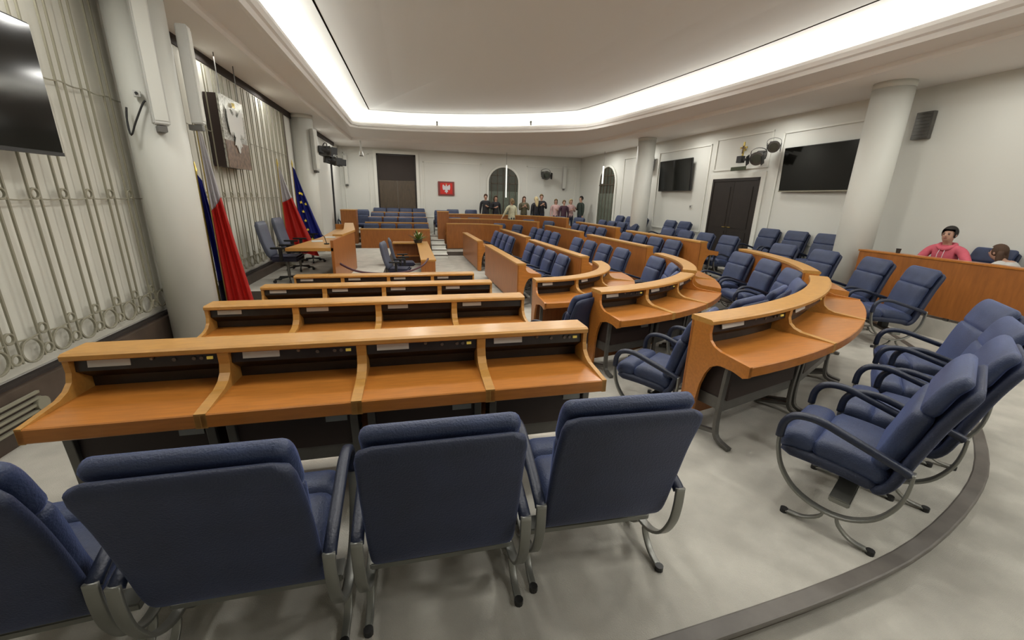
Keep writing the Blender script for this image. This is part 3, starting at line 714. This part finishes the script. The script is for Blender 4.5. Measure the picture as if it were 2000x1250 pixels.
# ------------------------------------------------------------------ flags
def flag(name, x, y, z, length, lean, colors, label, stars=0, wid=.55, seedv=0, rz=0):
    """pole leaning, cloth hanging from it in folds. z = floor"""
    root = empty(name, (x, y, z), rz, label, 'flag', 'flags behind the dais')
    top = Vector((0, 0, length)); bm = bmesh.new(); cyl(bm, (0, 0, 0), top, .016, n=10); bm_obj('pole', bm, 'gold', root)
    bm = bmesh.new(); cyl(bm, top, top+Vector((0, 0, .12)), .024, .004, 10); bm_obj('finial', bm, 'gold', root)
    bm = bmesh.new(); cyl(bm, (0, 0, 0), (0, 0, .05), .12, .11, 20); cyl(bm, (0, 0, .05), (0, 0, .35), .03, n=12); bm_obj('stand', bm, 'grillem', root)
    H = length*.82; cols = []; nu = 40; nv = 26
    # cloth hangs diagonally: hoist edge along pole, fly corner falls
    def pt(u, v):   # u 0..1 around folds, v 0..1 down
        z_ = length-.04-v*H
        spread = .05+lean*v**1.1
        fold = .045*min(1, v*3)*sin(u*pi*5+seedv)
        return Vector((.02+fold*.8, u*spread, z_-(.08+.10*v)*u))
    for ci, (m, v0, v1, u0, u1) in enumerate(colors):
        bm = bmesh.new(); G = []
        for i in range(nu+1):
            u = u0+(u1-u0)*i/nu
            a_ = v0-(.12*u if 0 < v0 < 1 else 0); b_ = v1-(.12*u if 0 < v1 < 1 else 0); G.append([bm.verts.new(pt(u, a_+(b_-a_)*j/nv)) for j in range(nv+1)])
        for i in range(nu):
            for j in range(nv): bm.faces.new((G[i][j], G[i+1][j], G[i+1][j+1], G[i][j+1]))
        r = bmesh.ops.solidify(bm, geom=bm.faces[:], thickness=.004)
        bm_obj('cloth', bm, m, root, True)
    for k in range(stars):
        v = .30+.115*(k % 6); u = .55+.18*(1 if k >= 6 else -1)*(.5 if k % 6 in (0, 5) else 1)
        c = pt(u, v)+Vector((.03, 0, 0)); bm = bmesh.new()
        pts = []
        for q in range(10):
            rr = .045 if q % 2 == 0 else .018; a = pi/2+q*pi/5; pts.append(Vector((0, rr*cos(a), rr*sin(a)))+c)
        lo = [bm.verts.new(p) for p in pts]; hi = [bm.verts.new(p+Vector((.006, 0, 0))) for p in pts]
        bm.faces.new(lo[::-1]); bm.faces.new(hi)
        for q in range(10): bm.faces.new((lo[q], lo[(q+1) % 10], hi[(q+1) % 10], hi[q]))
        bm_obj('star', bm, 'star', root)
    return root
PL = [('fwhite', 0, .42, 0, 1), ('red', .42, 1.0, 0, 1)]
flag('flag', -2.64, 6.42, Z3+.0, 2.95, .31, PL, 'white and red flag right beside the left column', seedv=.4, rz=radians(-75))
flag('flag', -2.82, 6.60, Z3, 2.40, .30, [('blue', 0, .75, 0, 1), ('darkcloth', .75, 1, 0, 1)], 'dark blue flag half hidden between column and red flag', seedv=2, rz=radians(-40))
flag('flag', -3.02, 11.0, -1.72, 2.35, .62, PL, 'white and red flag beside the blue star flag', seedv=1.2, rz=radians(-75))
flag('flag', -2.92, 11.85, -1.72, 2.4, .62, [('blue', 0, 1, 0, 1)], 'blue flag with a ring of yellow stars near the second column', stars=8, seedv=.2, rz=radians(-75))

# ------------------------------------------------------------------ wall objects
def tv(name, w_, h, loc, rz, tilt, label, group='wall screens', lower=None):
    r = empty(name, loc, rz, label, 'screen', group); r.rotation_euler = (radians(tilt), 0, rz)
    bm = bmesh.new(); box(bm, -w_/2, w_/2, .0, .06, -h/2, h/2, bev=.008); bm_obj('housing', bm, 'bezel', r)
    bm = bmesh.new(); box(bm, -w_/2+.015, w_/2-.015, -.006, .004, -h/2+.03, h/2-.015); bm_obj('display', bm, 'screen', r)
    bm = bmesh.new(); box(bm, -w_/2, w_/2, -.004, .003, -h/2, -h/2+.028); bm_obj('lower_trim', bm, lower or 'bezel', r)
    bm = bmesh.new(); box(bm, -.25, .25, .06, .30, -.18, .18); bm_obj('wall_bracket', bm, 'black', r)
    return r
# front faces local -Y. left wall: front must face +X -> rz = +90deg
tv('wall_screen', 1.95, 1.0, (-2.95, 3.63, .755), radians(90), 0, 'large black screen in front of the grille at the upper left edge', None)
tv('wall_screen', 1.82, 1.02, (8.93, 8.06, .84), radians(-90), 3, 'larger black screen on the right wall left of the column', None, 'grillem')
tv('wall_screen', 1.82, 1.02, (8.76, 13.2, .90), radians(-90), 3, 'smaller looking black screen on the right wall left of the door', None)
def door(name, x0, x1, z0, z1, y, leaf, upper, label=None):
    r = empty(name, ((x0+x1)/2, y, z0)); struct(r); hw = (x1-x0)/2; h = z1-z0
    Box('jamb', -hw-.02, -hw+.05, -.05, .0, 0, h, 'door', r); Box('jamb', hw-.05, hw+.02, -.05, .0, 0, h, 'door', r); Box('lintel', -hw-.02, hw+.02, -.05, 0, h-.06, h+.02, 'door', r)
    if upper:
        Box('transom_panel', -hw+.05, hw-.05, -.03, 0, upper, h-.06, 'slot', r); hh = upper
    else: hh = h-.06
    for s in (-1, 1):
        a = 0 if s > 0 else -hw+.05; b = hw-.05 if s > 0 else 0
        l = Box('door_leaf', a+.004, b-.004, -.035, 0, .02, hh-.004, leaf, r)
        for za, zb in ((.15, .9), (1.0, hh-.15)):
            bm = bmesh.new(); box(bm, a+.12, b-.12, -.045, -.034, za, zb, bev=.008); bm_obj('raised_panel', bm, leaf, l)
        bm = bmesh.new(); cyl(bm, (s*.06, -.035, 1.02), (s*.06, -.09, 1.02), .012, n=8); box(bm, min(s*.05, s*.16), max(s*.05, s*.16), -.10, -.08, 1.01, 1.03); bm_obj('door_handle', bm, 'gold', l)
    for a, b, c, d in ((-hw-.16, -hw-.02, 0, h+.02), (hw+.02, hw+.16, 0, h+.02), (-hw-.16, hw+.16, h+.02, h+.16)):
        Box('door_casing', a, b, -.04, 0, c, d, 'trim', r)
    return r
d1 = door('door_1', -1.60, .16, ZG, 1.86, YF, 'doorl', 2.36)
d2 = door('door_2', -.86, .86, 0, 2.36, 0, 'door', 0)
d2.location = (xr(10.5)-.0, 10.52, ZG); d2.rotation_euler = (0, 0, radians(-90+1.95))
def arch(name, cx_, w_, z0, z1, mlist, loc, rz):
    r = empty(name, loc, rz); struct(r); hw = w_/2; sp = z1-hw*.95
    def outline(h_, inset=0):
        a = hw-inset; pts = [Vector((-a, 0, z0)), Vector((a, 0, z0))]+[Vector((a*cos(t), 0, sp+(hw*.95-inset)*sin(t))) for t in [pi*i/16 for i in range(17)]]
        return pts
    def plate(nm, pts, y0, y1, m):
        bm = bmesh.new(); A = [bm.verts.new(p+Vector((0, y0, 0))) for p in pts]; B = [bm.verts.new(p+Vector((0, y1, 0))) for p in pts]
        bm.faces.new(A); bm.faces.new(B[::-1])
        for k in range(len(pts)): bm.faces.new((A[k], B[k], B[(k+1) % len(pts)], A[(k+1) % len(pts)]))
        return bm_obj(nm, bm, m, r)
    plate('arch_glazing', outline(0), -.02, 0, mlist[0])
    # frame
    bm = bmesh.new(); sweep(bm, [Vector((-hw, -.03, z0))]+[Vector((hw*cos(t), -.03, sp+hw*.95*sin(t))) for t in [pi-pi*i/20 for i in range(21)]]+[Vector((hw, -.03, z0))], .06, .10, .01, up=Vector((0, 1, 0))); bm_obj('arch_casing', bm, 'trim', r)
    for k in range(-2, 3):
        x = k*hw/2.6; ztop = sp+sqrt(max(0, 1-(x/hw)**2))*hw*.95-.04
        bm = bmesh.new(); box(bm, x-.018, x+.018, -.045, -.02, z0, ztop); bm_obj('glazing_bar', bm, mlist[1], r)
    for z in (sp-.05, sp+.35 if hw > .5 else sp+.2):
        a = hw*sqrt(max(0.05, 1-((max(z, sp)-sp)/(hw*.95))**2)); bm = bmesh.new(); box(bm, -a+.02, a-.02, -.045, -.02, z-.02, z+.02); bm_obj('transom', bm, mlist[1], r)
    for x0, x1 in ((-hw+.05, -.03), (.03, hw-.05)):
        bm = bmesh.new(); box(bm, x0, x1, -.04, -.02, z0, z0+2.0); bm_obj('door_leaf', bm, mlist[2], r)
    return r
arch('door_3', 0, 1.62, 0, 3.2, ('glass', 'doorl', 'green'), (4.5, YF-.005, ZG), 0)
arch('door_4', 0, 1.62, 0, 3.2, ('glass', 'doorl', 'green'), (xr(18.25)-.005, 18.25, ZG), radians(-88.05))
for (x, y, za, zb, lab) in ((4.47, 20.6, .05, 1.55, 'slim white hanging lamp tube before the wide arched door'), (8.35, 18.0, .75, 1.5, 'slim white hanging lamp tube before the narrow arched door')):
    o = empty('pendant_lamp', (x, y, zb), 0, lab, 'lamp', 'slim white pendant tubes')
    bm = bmesh.new(); cyl(bm, (0, 0, za-zb), (0, 0, 0), .035, n=12); bm_obj('tube', bm, 'wbright', o)
    bm = bmesh.new(); cyl(bm, (0, 0, 0), (0, 0, ZC-zb), .006, n=6); bm_obj('cable', bm, 'grey', o)
# panel mouldings on far and right walls
def mould_far(x0, x1, z0, z1):
    bm = bmesh.new()
    for a, b, c, d in ((x0, x1, z0, z0+.04), (x0, x1, z1-.04, z1), (x0, x0+.04, z0, z1), (x1-.04, x1, z0, z1)): box(bm, a, b, YF-.025, YF, c, d)
    struct(bm_obj('trim_wall_moulding', bm, 'trim'))
for a in ((-3.1, -1.95, -1.0, 1.85), (.5, 3.35, -1.0, 1.62), (5.7, 8.4, -1.0, 1.62)): mould_far(*a)
def mould_right(y0, y1, z0, z1):
    bm = bmesh.new()
    for a, b, c, d in ((y0, y1, z0, z0+.04), (y0, y1, z1-.04, z1), (y0, y0+.04, z0, z1), (y1-.04, y1, z0, z1)):
        box(bm, -.025, 0.0, a-y0, b-y0, c, d)
    o = struct(bm_obj('trim_wall_moulding', bm, 'trim')); o.location = (xr(y0), y0, 0); o.rotation_euler = (0, 0, radians(1.95))
for a in ((6.9, 9.2, -.9, 1.75), (11.7, 14.4, -.9, 1.75), (15.0, 16.9, -.9, 1.75), (9.5, 11.5, .95, 1.85)): mould_right(*a)
# vents / wall speakers / small things
def louvre(loc, rz, w_, h, label, mm='under'):
    r = empty('wall_speaker', loc, rz, label, 'speaker'); bm = bmesh.new(); box(bm, -w_/2, w_/2, -.09, 0, -h/2, h/2, bev=.005); bm_obj('case', bm, mm, r)
    for k in range(8):
        z = -h/2+h*(k+.5)/8; bm = bmesh.new(); box(bm, -w_/2+.02, w_/2-.02, -.10, -.088, z-.01, z+.006); bm_obj('grille_slat', bm, 'grey', r)
    return r
louvre((xr(6.3), 6.22, 1.46), radians(-88.05), .27, .46, 'dark slotted wall speaker to the right of the big column', 'grey')
louvre((xr(13.9)-.1, 14.75, 1.38), radians(-88.05), .3, .46, 'dark slotted wall speaker beside the rear right column')
q = empty('exit_sign', (8.86, 10.35, .96), radians(-90), 'small dark green sign strip above the right-hand door', 'sign'); Box('housing', -.27, .27, -.03, 0.0, -.05, .05, cmat('sign_green', (.05, .06, .03)), q); Box('mount', -.05, .05, 0, .12, -.02, .02, 'black', q)
q = empty('thermostat', (xr(12.1)-.01, 12.3, -.1), radians(-90), 'tiny white wall switch left of the right-hand door', 'switch'); Box('plate', -.06, .06, -.02, .01, -.05, .05, 'white', q); Box('rocker', -.02, .02, -.03, -.018, -.03, .03, 'grey', q)
# crucifix and stage lights on the right wall
q = empty('crucifix', (8.93, 10.35, 1.45), radians(-90), 'small gilt crucifix on the right wall above the door', 'crucifix')
Box('upright', -.02, .02, -.03, 0, -.28, .2, 'gold', q); Box('crossbar', -.12, .12, -.03, 0, .03, .08, 'gold', q)
bm = bmesh.new(); box(bm, -.02, .02, 0, .06, -.02, .02); bm_obj('hook', bm, 'gold', q)
bm = bmesh.new(); box(bm, -.012, .012, -.05, -.03, -.10, .10); box(bm, -.07, .07, -.05, -.03, .04, .06); bm_obj('figure', bm, 'bronze', q)
def spotlight(loc, rz, pitch, label, group, yoke=True, sc=1):
    r = empty('stage_spotlight', loc, rz, label, 'spotlight', group); r.scale = (sc,)*3; r.rotation_euler = (radians(pitch), 0, rz)
    bm = bmesh.new(); cyl(bm, (0, .12, 0), (0, -.10, 0), .10, .13, 20); box(bm, -.09, .09, .05, .20, -.09, .09, bev=.01); bm_obj('housing', bm, 'black', r)
    bm = bmesh.new(); cyl(bm, (0, -.10, 0), (0, -.13, 0), .135, .145, 20); bm_obj('lens_ring', bm, 'grey', r)
    bm = bmesh.new(); cyl(bm, (0, -.128, 0), (0, -.135, 0), .10, n=20); bm_obj('lens', bm, 'glass', r)
    for s in (-1, 1):
        bm = bmesh.new(); box(bm, s*.15-.004, s*.15+.004, -.12, -.30, -.10, .10); bm_obj('barn_door', bm, 'black', r)
    bm = bmesh.new(); sweep(bm, smoothpath([(-.15, 0, 0), (-.15, 0, .14), (0, 0, .20), (.15, 0, .14), (.15, 0, 0)], 3), .03, .008, .002, up=Vector((0, 1, 0))); bm_obj('yoke', bm, 'black', r)
    return r
spotlight((8.6, 9.42, 1.17), radians(-60), 20, 'black stage light hanging right of the crucifix, larger one', 'stage lights on the right wall', sc=1.15)
spotlight((8.66, 9.08, 1.40), radians(-40), 15, 'black stage light next to the large screen, upper one', 'stage lights on the right wall', sc=.95)
q = empty('lamp_bracket', (8.62, 9.62, 1.15), 0, 'black bracket arm carrying the stage lights', 'bracket')
bm = bmesh.new(); box(bm, -.02, .02, -.25, .45, -.03, .03); box(bm, -.02, .35, .0, .05, -.02, .02); bm_obj('arm', bm, 'black', q)
bm = bmesh.new(); box(bm, -.06, .06, .35, .52, -.07, .10); bm_obj('motor_box', bm, 'black', q)
spotlight((6.6, 21.05, 1.2), radians(0), 10, 'round black spotlight on the far wall above the visitors', 'far wall spotlight', sc=1.5)
# coloured coat-of-arms board on the far wall
q = empty('emblem_board', (1.61, YF-.05, .40), 0, 'red square emblem board with white crowned eagle on the far wall', 'picture')
Box('frame', -.40, .40, -.0, .05, -.33, .33, 'picframe', q)
bm = bmesh.new(); box(bm, -.30, .30, -.012, .0, -.26, .26); bm_obj('field', bm, 'red', q)
def eagle(parent, sc, y, m, z0=0):
    bm = bmesh.new()
    right = [(0, .70), (.10, .72), (.14, .62), (.08, .50), (.22, .44), (.38, .55), (.62, .78), (.72, .60), (.76, .34), (.74, .08), (.68, -.18), (.58, -.32), (.50, -.16), (.44, -.34), (.36, -.14), (.28, -.30), (.20, -.34), (.30, -.50), (.38, -.64), (.26, -.62), (.18, -.72), (.12, -.58), (.10, -.84), (0, -.92)]
    pts = right+[(-x, z) for x, z in right[-2:0:-1]]
    A = [bm.verts.new((x*sc, y, z*sc+z0)) for x, z in pts]; B = [bm.verts.new((x*sc, y+.008, z*sc+z0)) for x, z in pts]
    f1 = bm.faces.new(A); f2 = bm.faces.new(B[::-1])
    for k in range(len(pts)): bm.faces.new((A[k], B[k], B[(k+1) % len(pts)], A[(k+1) % len(pts)]))
    bmesh.ops.recalc_face_normals(bm, faces=bm.faces)
    bmesh.ops.triangulate(bm, faces=[f for f in bm.faces if len(f.verts) > 4], ngon_method='EAR_CLIP')
    bm_obj('eagle', bm, m, parent)
    bm = bmesh.new(); box(bm, -.13*sc, .13*sc, y, y+.008, .76*sc+z0, .82*sc+z0)
    for x in (-.10, 0, .10): box(bm, (x-.025)*sc, (x+.025)*sc, y, y+.008, .82*sc+z0, .93*sc+z0)
    bm_obj('crown', bm, 'gold', parent)
eagle(q, .25, -.022, 'fwhite')
# large hanging glass emblem on the left wall
q = empty('glass_emblem', (-3.0, 8.72, .95), radians(90), 'tall hanging glass panel with etched eagle on the left wall', 'emblem')
Box('panel', -.50, .50, 0, .03, -.56, .58, 'silver', q); Box('backing_box', -.49, .49, .03, .22, -.55, .57, 'under', q)
Box('lower_panel', -.50, .50, -.012, 0, -.56, -.12, 'bronze', q)
eagle(q, .44, -.03, 'white', .10)
for x in (-.38, .38):
    bm = bmesh.new(); cyl(bm, (x, .015, .58), (x, .015, ZC-.95), .008, n=6); bm_obj('hanging_wire', bm, 'grey', q)
for x in (-.3, .3):
    bm = bmesh.new(); cyl(bm, (x, .03, -.4), (x, .27, -.4), .015, n=8); bm_obj('wall_spacer', bm, 'grey', q)
# column speakers
def line_speaker(loc, rz, h, w_, lab):
    r = empty('line_speaker', loc, rz, lab, 'speaker', 'white column speakers'); bm = bmesh.new(); box(bm, -w_/2, w_/2, -.12, 0, -h/2, h/2, bev=.012); bm_obj('case', bm, 'white', r)
    bm = bmesh.new(); box(bm, -w_/2+.015, w_/2-.015, -.126, -.118, -h/2+.04, h/2-.04); bm_obj('grille', bm, 'column', r)
    bm = bmesh.new(); box(bm, -.04, .04, -.10, .04, -h/2-.07, -h/2-.01); bm_obj('bracket', bm, 'grey', r)
line_speaker((-2.72, 5.755, 1.36), radians(35), 1.35, .15, 'slim white speaker on the front of the left column')
line_speaker((-2.58, 6.20, 1.30), radians(95), 1.05, .13, 'slim white speaker on the far side of the left column')
line_speaker((-2.745, 13.59, 1.2), radians(60), 1.1, .16, 'slim white speaker on the second left column')
line_speaker((-2.98, 21.37, 1.1), radians(0), 1.3, .16, 'slim white speaker at the left end of the far wall')
line_speaker((7.72, 21.37, 1.12), 0, 1.1, .18, 'slim white speaker on the far wall right of the spotlight')
q = empty('security_camera', (-2.86, 5.72, .98), radians(20), 'tiny white camera box on the left column beside the speaker', 'camera'); Box('body', -.03, .03, -.07, .0, -.03, .03, 'white', q); bm = bmesh.new(); cyl(bm, (0, -.07, 0), (0, -.085, 0), .015, n=10); bm_obj('lens', bm, 'black', q)
bm = bmesh.new(); tube(bm, smoothpath([(-2.97, 5.68, .84), (-2.98, 5.66, .70), (-2.96, 5.64, .56), (-2.90, 5.66, .70), (-2.82, 5.69, .88), (-2.79, 5.70, .92)], 4), .010, 6)
tag(bm_obj('loose_cable', bm, 'black', smooth=True), 'loose black cable looping in a V on the left column', 'cable')
q = empty('ceiling_camera', (-2.0, 18.9, ZC), 0, 'white camera on a short stem under the ceiling left of the far door', 'camera')
bm = bmesh.new(); cyl(bm, (0, 0, 0), (0, 0, -.42), .03, n=10); bm_obj('stem', bm, 'white', q)
bm = bmesh.new(); cyl(bm, (0, 0, -.42), (0, 0, -.58), .06, .10, 14); bm_obj('housing', bm, 'white', q)
bm = bmesh.new(); cyl(bm, (0, 0, -.58), (0, 0, -.60), .08, n=14); bm_obj('lens', bm, 'black', q)
# lamp stand at second column
q = empty('lamp_stand', (-2.52, 14.6, Z0), 0, 'tall black stand with a cross bar beside the second left column', 'stand')
bm = bmesh.new(); cyl(bm, (0, 0, 0), (.04, .1, 3.55), .03, n=10); bm_obj('pole', bm, 'black', q)
bm = bmesh.new(); box(bm, -.12, .12, -1.0, .6, 3.40, 3.46); bm_obj('cross_bar', bm, 'black', q)
bm = bmesh.new(); cyl(bm, (0, 0, .0), (0, 0, .04), .25, n=16); bm_obj('base', bm, 'black', q)
for i, (y, z) in enumerate(((13.7, 1.22), (14.5, 1.0), (15.3, 1.02))):
    spotlight((-2.45, y, z), radians(120), 5, f'black stage light on the stand by the second left column, {["upper", "middle", "farthest"][i]} one', 'stage lights on the left stand')
# two tiny ornaments on the cove lip
for i, (x, y) in enumerate(((.9, 15.55), (3.9, 14.3))):
    q = empty('cove_finial', (x, y, ZC+.23), 0, ['small dark knob on the cove edge above the far door, left one', 'small dark knob on the cove edge above the arched door, right one'][i], 'knob')
    bm = bmesh.new(); cyl(bm, (0, 0, 0), (0, 0, .08), .03, n=8); bm_obj('stem', bm, 'grey', q); bm = bmesh.new(); sph(bm, (0, 0, .10), .045, 8); bm_obj('ball', bm, 'grey', q)

# ------------------------------------------------------------------ people
def person(x, y, z, face, label, top, legs, hair, hairlen=0, h=1.72, pose='stand', skirt=None, armL=None, armR=None, lean=0, headturn=0, detail=False):
    root = empty('person', (x, y, z), radians(face), label, 'person')
    s = h/1.72
    V = []; E = []; Rr = []
    def v(p, r, parent=None):
        V.append(Vector(p)*s); Rr.append((r[0]*s, r[1]*s) if isinstance(r, tuple) else (r*s, r*s))
        if parent is not None: E.append((parent, len(V)-1))
        return len(V)-1
    sit = pose == 'sit'
    zp = .93 if not sit else .52
    pel = v((0, 0, zp), (.18, .14))
    ln = radians(lean)
    def up(d): return (0, sin(ln)*d, zp+cos(ln)*d)
    b1 = v(up(.16), (.16, .125), pel); b2 = v(up(.32), (.175, .135), b1); ch = v(up(.45), (.19, .135), b2)
    nk = v(up(.55), .058, ch); nk2 = v(up(.60), .052, nk)
    hy = sin(ln)*.70
    hd = v((0, hy+.012, zp+cos(ln)*.66), (.072, .085), nk2); hd2 = v((0, hy+.008, zp+cos(ln)*.73), (.080, .096), hd); hd3 = v((0, hy, zp+cos(ln)*.795), (.062, .075), hd2)
    hands = []
    for sd, arm in ((-1, armL), (1, armR)):
        cl = v((sd*.12, sin(ln)*.50, zp+cos(ln)*.50), .08, ch); sh = v((sd*.20, sin(ln)*.48, zp+cos(ln)*.475), .075, cl)
        arm = arm or [(.245, .0, -.30), (.255, .04, -.56)]
        el = v((sd*arm[0][0], sin(ln)*.48+arm[0][1], zp+.475+arm[0][2]), .058, sh); wr = v((sd*arm[1][0], sin(ln)*.48+arm[1][1], zp+.475+arm[1][2]), .028, el)
        a = Vector(V[el]/s); b = Vector(V[wr]/s); d = (b-a).normalized()
        side = d.cross(Vector((1, 0, 0))); side.normalize()
        pm = v(b+d*.06, (.038, .02), wr)
        for q in range(4):
            f0 = v(b+d*.09+side*(.024-.016*q), .0095, pm); f1 = v(b+d*(.125+.012*(1-abs(q-1.5)))+side*(.027-.018*q)+Vector((-sd*.008, 0, 0)), .008, f0); v(b+d*(.155+.012*(1-abs(q-1.5)))+side*(.027-.018*q)+Vector((-sd*.022, 0, 0)), .007, f1)
        t0 = v(b+d*.045+side*.035, .011, wr); v(b+d*.085+side*.055, .009, t0)
        hands.append((wr, b))
    for sd in (-1, 1):
        hp = v((sd*.09, 0, zp-.06), .105, pel)
        if sit: kn = v((sd*.12, .42, zp-.03), .062, hp); an = v((sd*.12, .44, .09), .042, kn); v((sd*.12, .56, .035), .035, an)
        else: kn = v((sd*.10, .01, .50), .06, hp); an = v((sd*.10, -.01, .09), .04, kn); v((sd*.105, .12, .035), .036, an)
    me = bpy.data.meshes.new('body'); me.from_pydata([tuple(p) for p in V], E, []); me.update()
    ob = bpy.data.objects.new('body', me); COL.objects.link(ob)
    md = ob.modifiers.new('skin', 'SKIN'); md.use_smooth_shade = True
    sk = me.skin_vertices[0].data
    for i, r in enumerate(Rr): sk[i].radius = r
    sk[0].use_root = True
    sb = ob.modifiers.new('sub', 'SUBSURF'); sb.levels = 1 if not detail else 2; sb.render_levels = sb.levels
    dg = bpy.context.evaluated_depsgraph_get(); dg.update(); ev = ob.evaluated_get(dg); me2 = bpy.data.meshes.new_from_object(ev)
    bpy.data.objects.remove(ob); me2.name = 'body'
    me2.materials.clear()
    for m_ in (M['skin'], top, legs): me2.materials.append(m_)
    zneck = (zp+cos(ln)*.565)*s; zhip = (zp-.01)*s
    for p in me2.polygons:
        c = p.center; k = 1
        if c.z > zneck and abs(c.x) < .12*s: k = 0
        elif c.z < zhip and abs(c.x) < .215*s: k = 2
        if sit and c.y > .1*s and c.z < (zp+.1)*s: k = 2
        for wr, b in hands:
            if (c-V[wr]).length < .05*s or (c-V[wr+1]).length < .075*s or (c-V[wr+1]-(V[wr+1]-V[wr])).length < .07*s: k = 0
        p.material_index = k; p.use_smooth = True
    body = bpy.data.objects.new('body', me2); COL.objects.link(body); body.parent = root
    hc = Vector((0, hy, zp+cos(ln)*.735))*s
    bm = bmesh.new()
    bmesh.ops.create_uvsphere(bm, u_segments=18, v_segments=12, radius=1, matrix=Matrix.Translation(hc+Vector((0, -.012, .022))*s) @ Matrix.Diagonal((.094*s, .108*s, .112*s, 1)))
    # cut away the face
    dele = [q for q in bm.verts if (q.co.y-hc.y) > .045*s and (q.co.z-hc.z) < .062*s or (q.co.z-hc.z) < -.07*s]
    bmesh.ops.delete(bm, geom=dele, context='VERTS')
    bm_obj('hair', bm, hair, root, True)
    if hairlen:
        bm = bmesh.new(); R = []
        for i in range(7):
            t = i/6; zz = hc.z+.03*s-hairlen*t; yy = hc.y-.055*s-.03*s*t
            R.append([Vector((u*1.0, yy+v_, zz)) for u, v_ in rrect((.17+.04*sin(pi*t))*s*(1-.35*t*t), .085*s*(1-.3*t), .03*s, 3)])
        loft(bm, R); bm_obj('long_hair', bm, hair, root, True)
    # face details
    f = .088*s
    for sd in (-1, 1):
        bm = bmesh.new(); sph(bm, hc+Vector((sd*.031*s, f-.004*s, .0)), .011*s, 8, (1.3, .6, .7)); bm_obj('eye', bm, 'black', root)
        bm = bmesh.new(); sph(bm, hc+Vector((sd*.083*s, -.002, -.01*s)), .024*s, 8, (.4, .7, 1.2)); bm_obj('ear', bm, 'skin', root)
        if detail:
            bm = bmesh.new(); sph(bm, hc+Vector((sd*.032*s, f-.001, .022*s)), .018*s, 8, (1.2, .4, .22)); bm_obj('eyebrow', bm, hair, root)
    bm = bmesh.new(); sph(bm, hc+Vector((0, f+.006*s, -.022*s)), .016*s, 8, (.8, 1.1, 1.4)); bm_obj('nose', bm, 'skin', root)
    bm = bmesh.new(); sph(bm, hc+Vector((0, f-.002*s, -.056*s)), .022*s, 8, (1.1, .5, .32)); bm_obj('mouth', bm, cmat('lips', (.30, .10, .09)), root)
    return root
HB = cmat('black_hair', (.012, .009, .007)); HBR = cmat('brown_hair', (.07, .035, .018)); HBL = cmat('blond_hair', (.55, .45, .25)); HDB = cmat('light_brown_hair', (.20, .13, .06))
blk = cmat('black_clothes', (.012, .012, .016)); olive = cmat('olive_clothes', (.09, .08, .045)); cream = cmat('cream_shirt', (.58, .57, .40)); pinkw = cmat('pale_pink_top', (.55, .36, .34)); burg = cmat('burgundy_top', (.055, .02, .035)); dgreen = cmat('dark_green_coat', (.02, .032, .024)); jeans = cmat('dark_jeans', (.02, .025, .05)); wht = cmat('white_top', (.55, .54, .52)); pink = cmat('pink_hoodie', (.56, .10, .14))
fold = [(.24, .03, -.26), (.10, .20, -.18)]; hold = [(.23, .05, -.26), (.06, .24, -.10)]
for a in [
 (3.43, 20.45, ZG, 170, 'visitor in black with short brown hair, leftmost of the far group', blk, jeans, HBR, 0, 1.78, fold, None),
 (3.95, 20.55, ZG, 190, 'visitor in a black jacket, second from the left of the far group', blk, jeans, HBR, .2, 1.72, None, fold),
 (4.51, 19.45, Z1, 20, 'visitor in a cream shirt with light brown hair, seen from behind', cream, jeans, HDB, .15, 1.78, [(.32, .05, -.25), (.42, .12, -.45)], None),
 (5.33, 20.3, ZG, 175, 'visitor with long brown hair and olive top holding a white cup', olive, jeans, HBR, .35, 1.72, hold, hold),
 (5.91, 20.2, ZG, 20, 'visitor with long blond hair and black coat', blk, jeans, HBL, .38, 1.72, None, None),
 (6.25, 20.4, ZG, 180, 'visitor in black behind the blond one, holding papers', blk, jeans, HDB, 0, 1.84, hold, hold),
 (6.95, 20.2, ZG, 160, 'visitor in a pale pink top with fair hair', pinkw, jeans, HDB, .2, 1.64, fold, None),
 (7.28, 19.9, ZG, 175, 'visitor in a burgundy top between two pale ones', burg, jeans, HDB, .1, 1.60, None, None),
 (7.75, 20.2, ZG, 190, 'visitor with blond hair in a whitish top, arms folded', pinkw, jeans, HBL, .15, 1.66, fold, fold),
 (8.08, 19.7, ZG, 100, 'tall visitor in a dark green coat, rightmost of the far group', dgreen, jeans, HB, 0, 1.80, None, fold)]:
    person(a[0], a[1], a[2], a[3], a[4], a[5], a[6], a[7], a[8], a[9], armL=a[10], armR=a[11])
man = person(8.68, 5.02, ZG, 97, 'young man in a pink hoodie with black hair sitting behind the parapet', pink, jeans, HB, 0, 1.78, 'sit', armL=[(.36, .12, -.20), (.30, .38, -.26)], armR=[(.28, .12, -.22), (.16, .36, -.24)], lean=12, detail=True)
person(8.70, 4.02, ZG, 0, 'woman with long brown hair and white top bending forward behind the parapet', wht, jeans, HBR, .34, 1.66, 'sit', armL=[(.28, .14, -.22), (.18, .36, -.24)], armR=[(.28, .14, -.22), (.16, .36, -.24)], lean=38, detail=True)

# hood lying round the neck of the pink hoodie
bm = bmesh.new(); R_ = 1.78/1.72; tube(bm, [Vector((.092*cos(a), .115+.085*sin(a)*1.0-.01, 1.045+.02*cos(a)**2-.035*sin(a)))*R_ for a in [2*pi*k/20 for k in range(21)]], .034*R_, 10)
bm_obj('hood', bm, pink, man, True)
for sx in (-.03, .03):
    bm = bmesh.new(); tube(bm, [Vector((sx, .205, 1.0))*R_, Vector((sx*1.2, .235, .93))*R_, Vector((sx*1.1, .24, .86))*R_], .004, 6); bm_obj('hood_string', bm, 'fwhite', man)
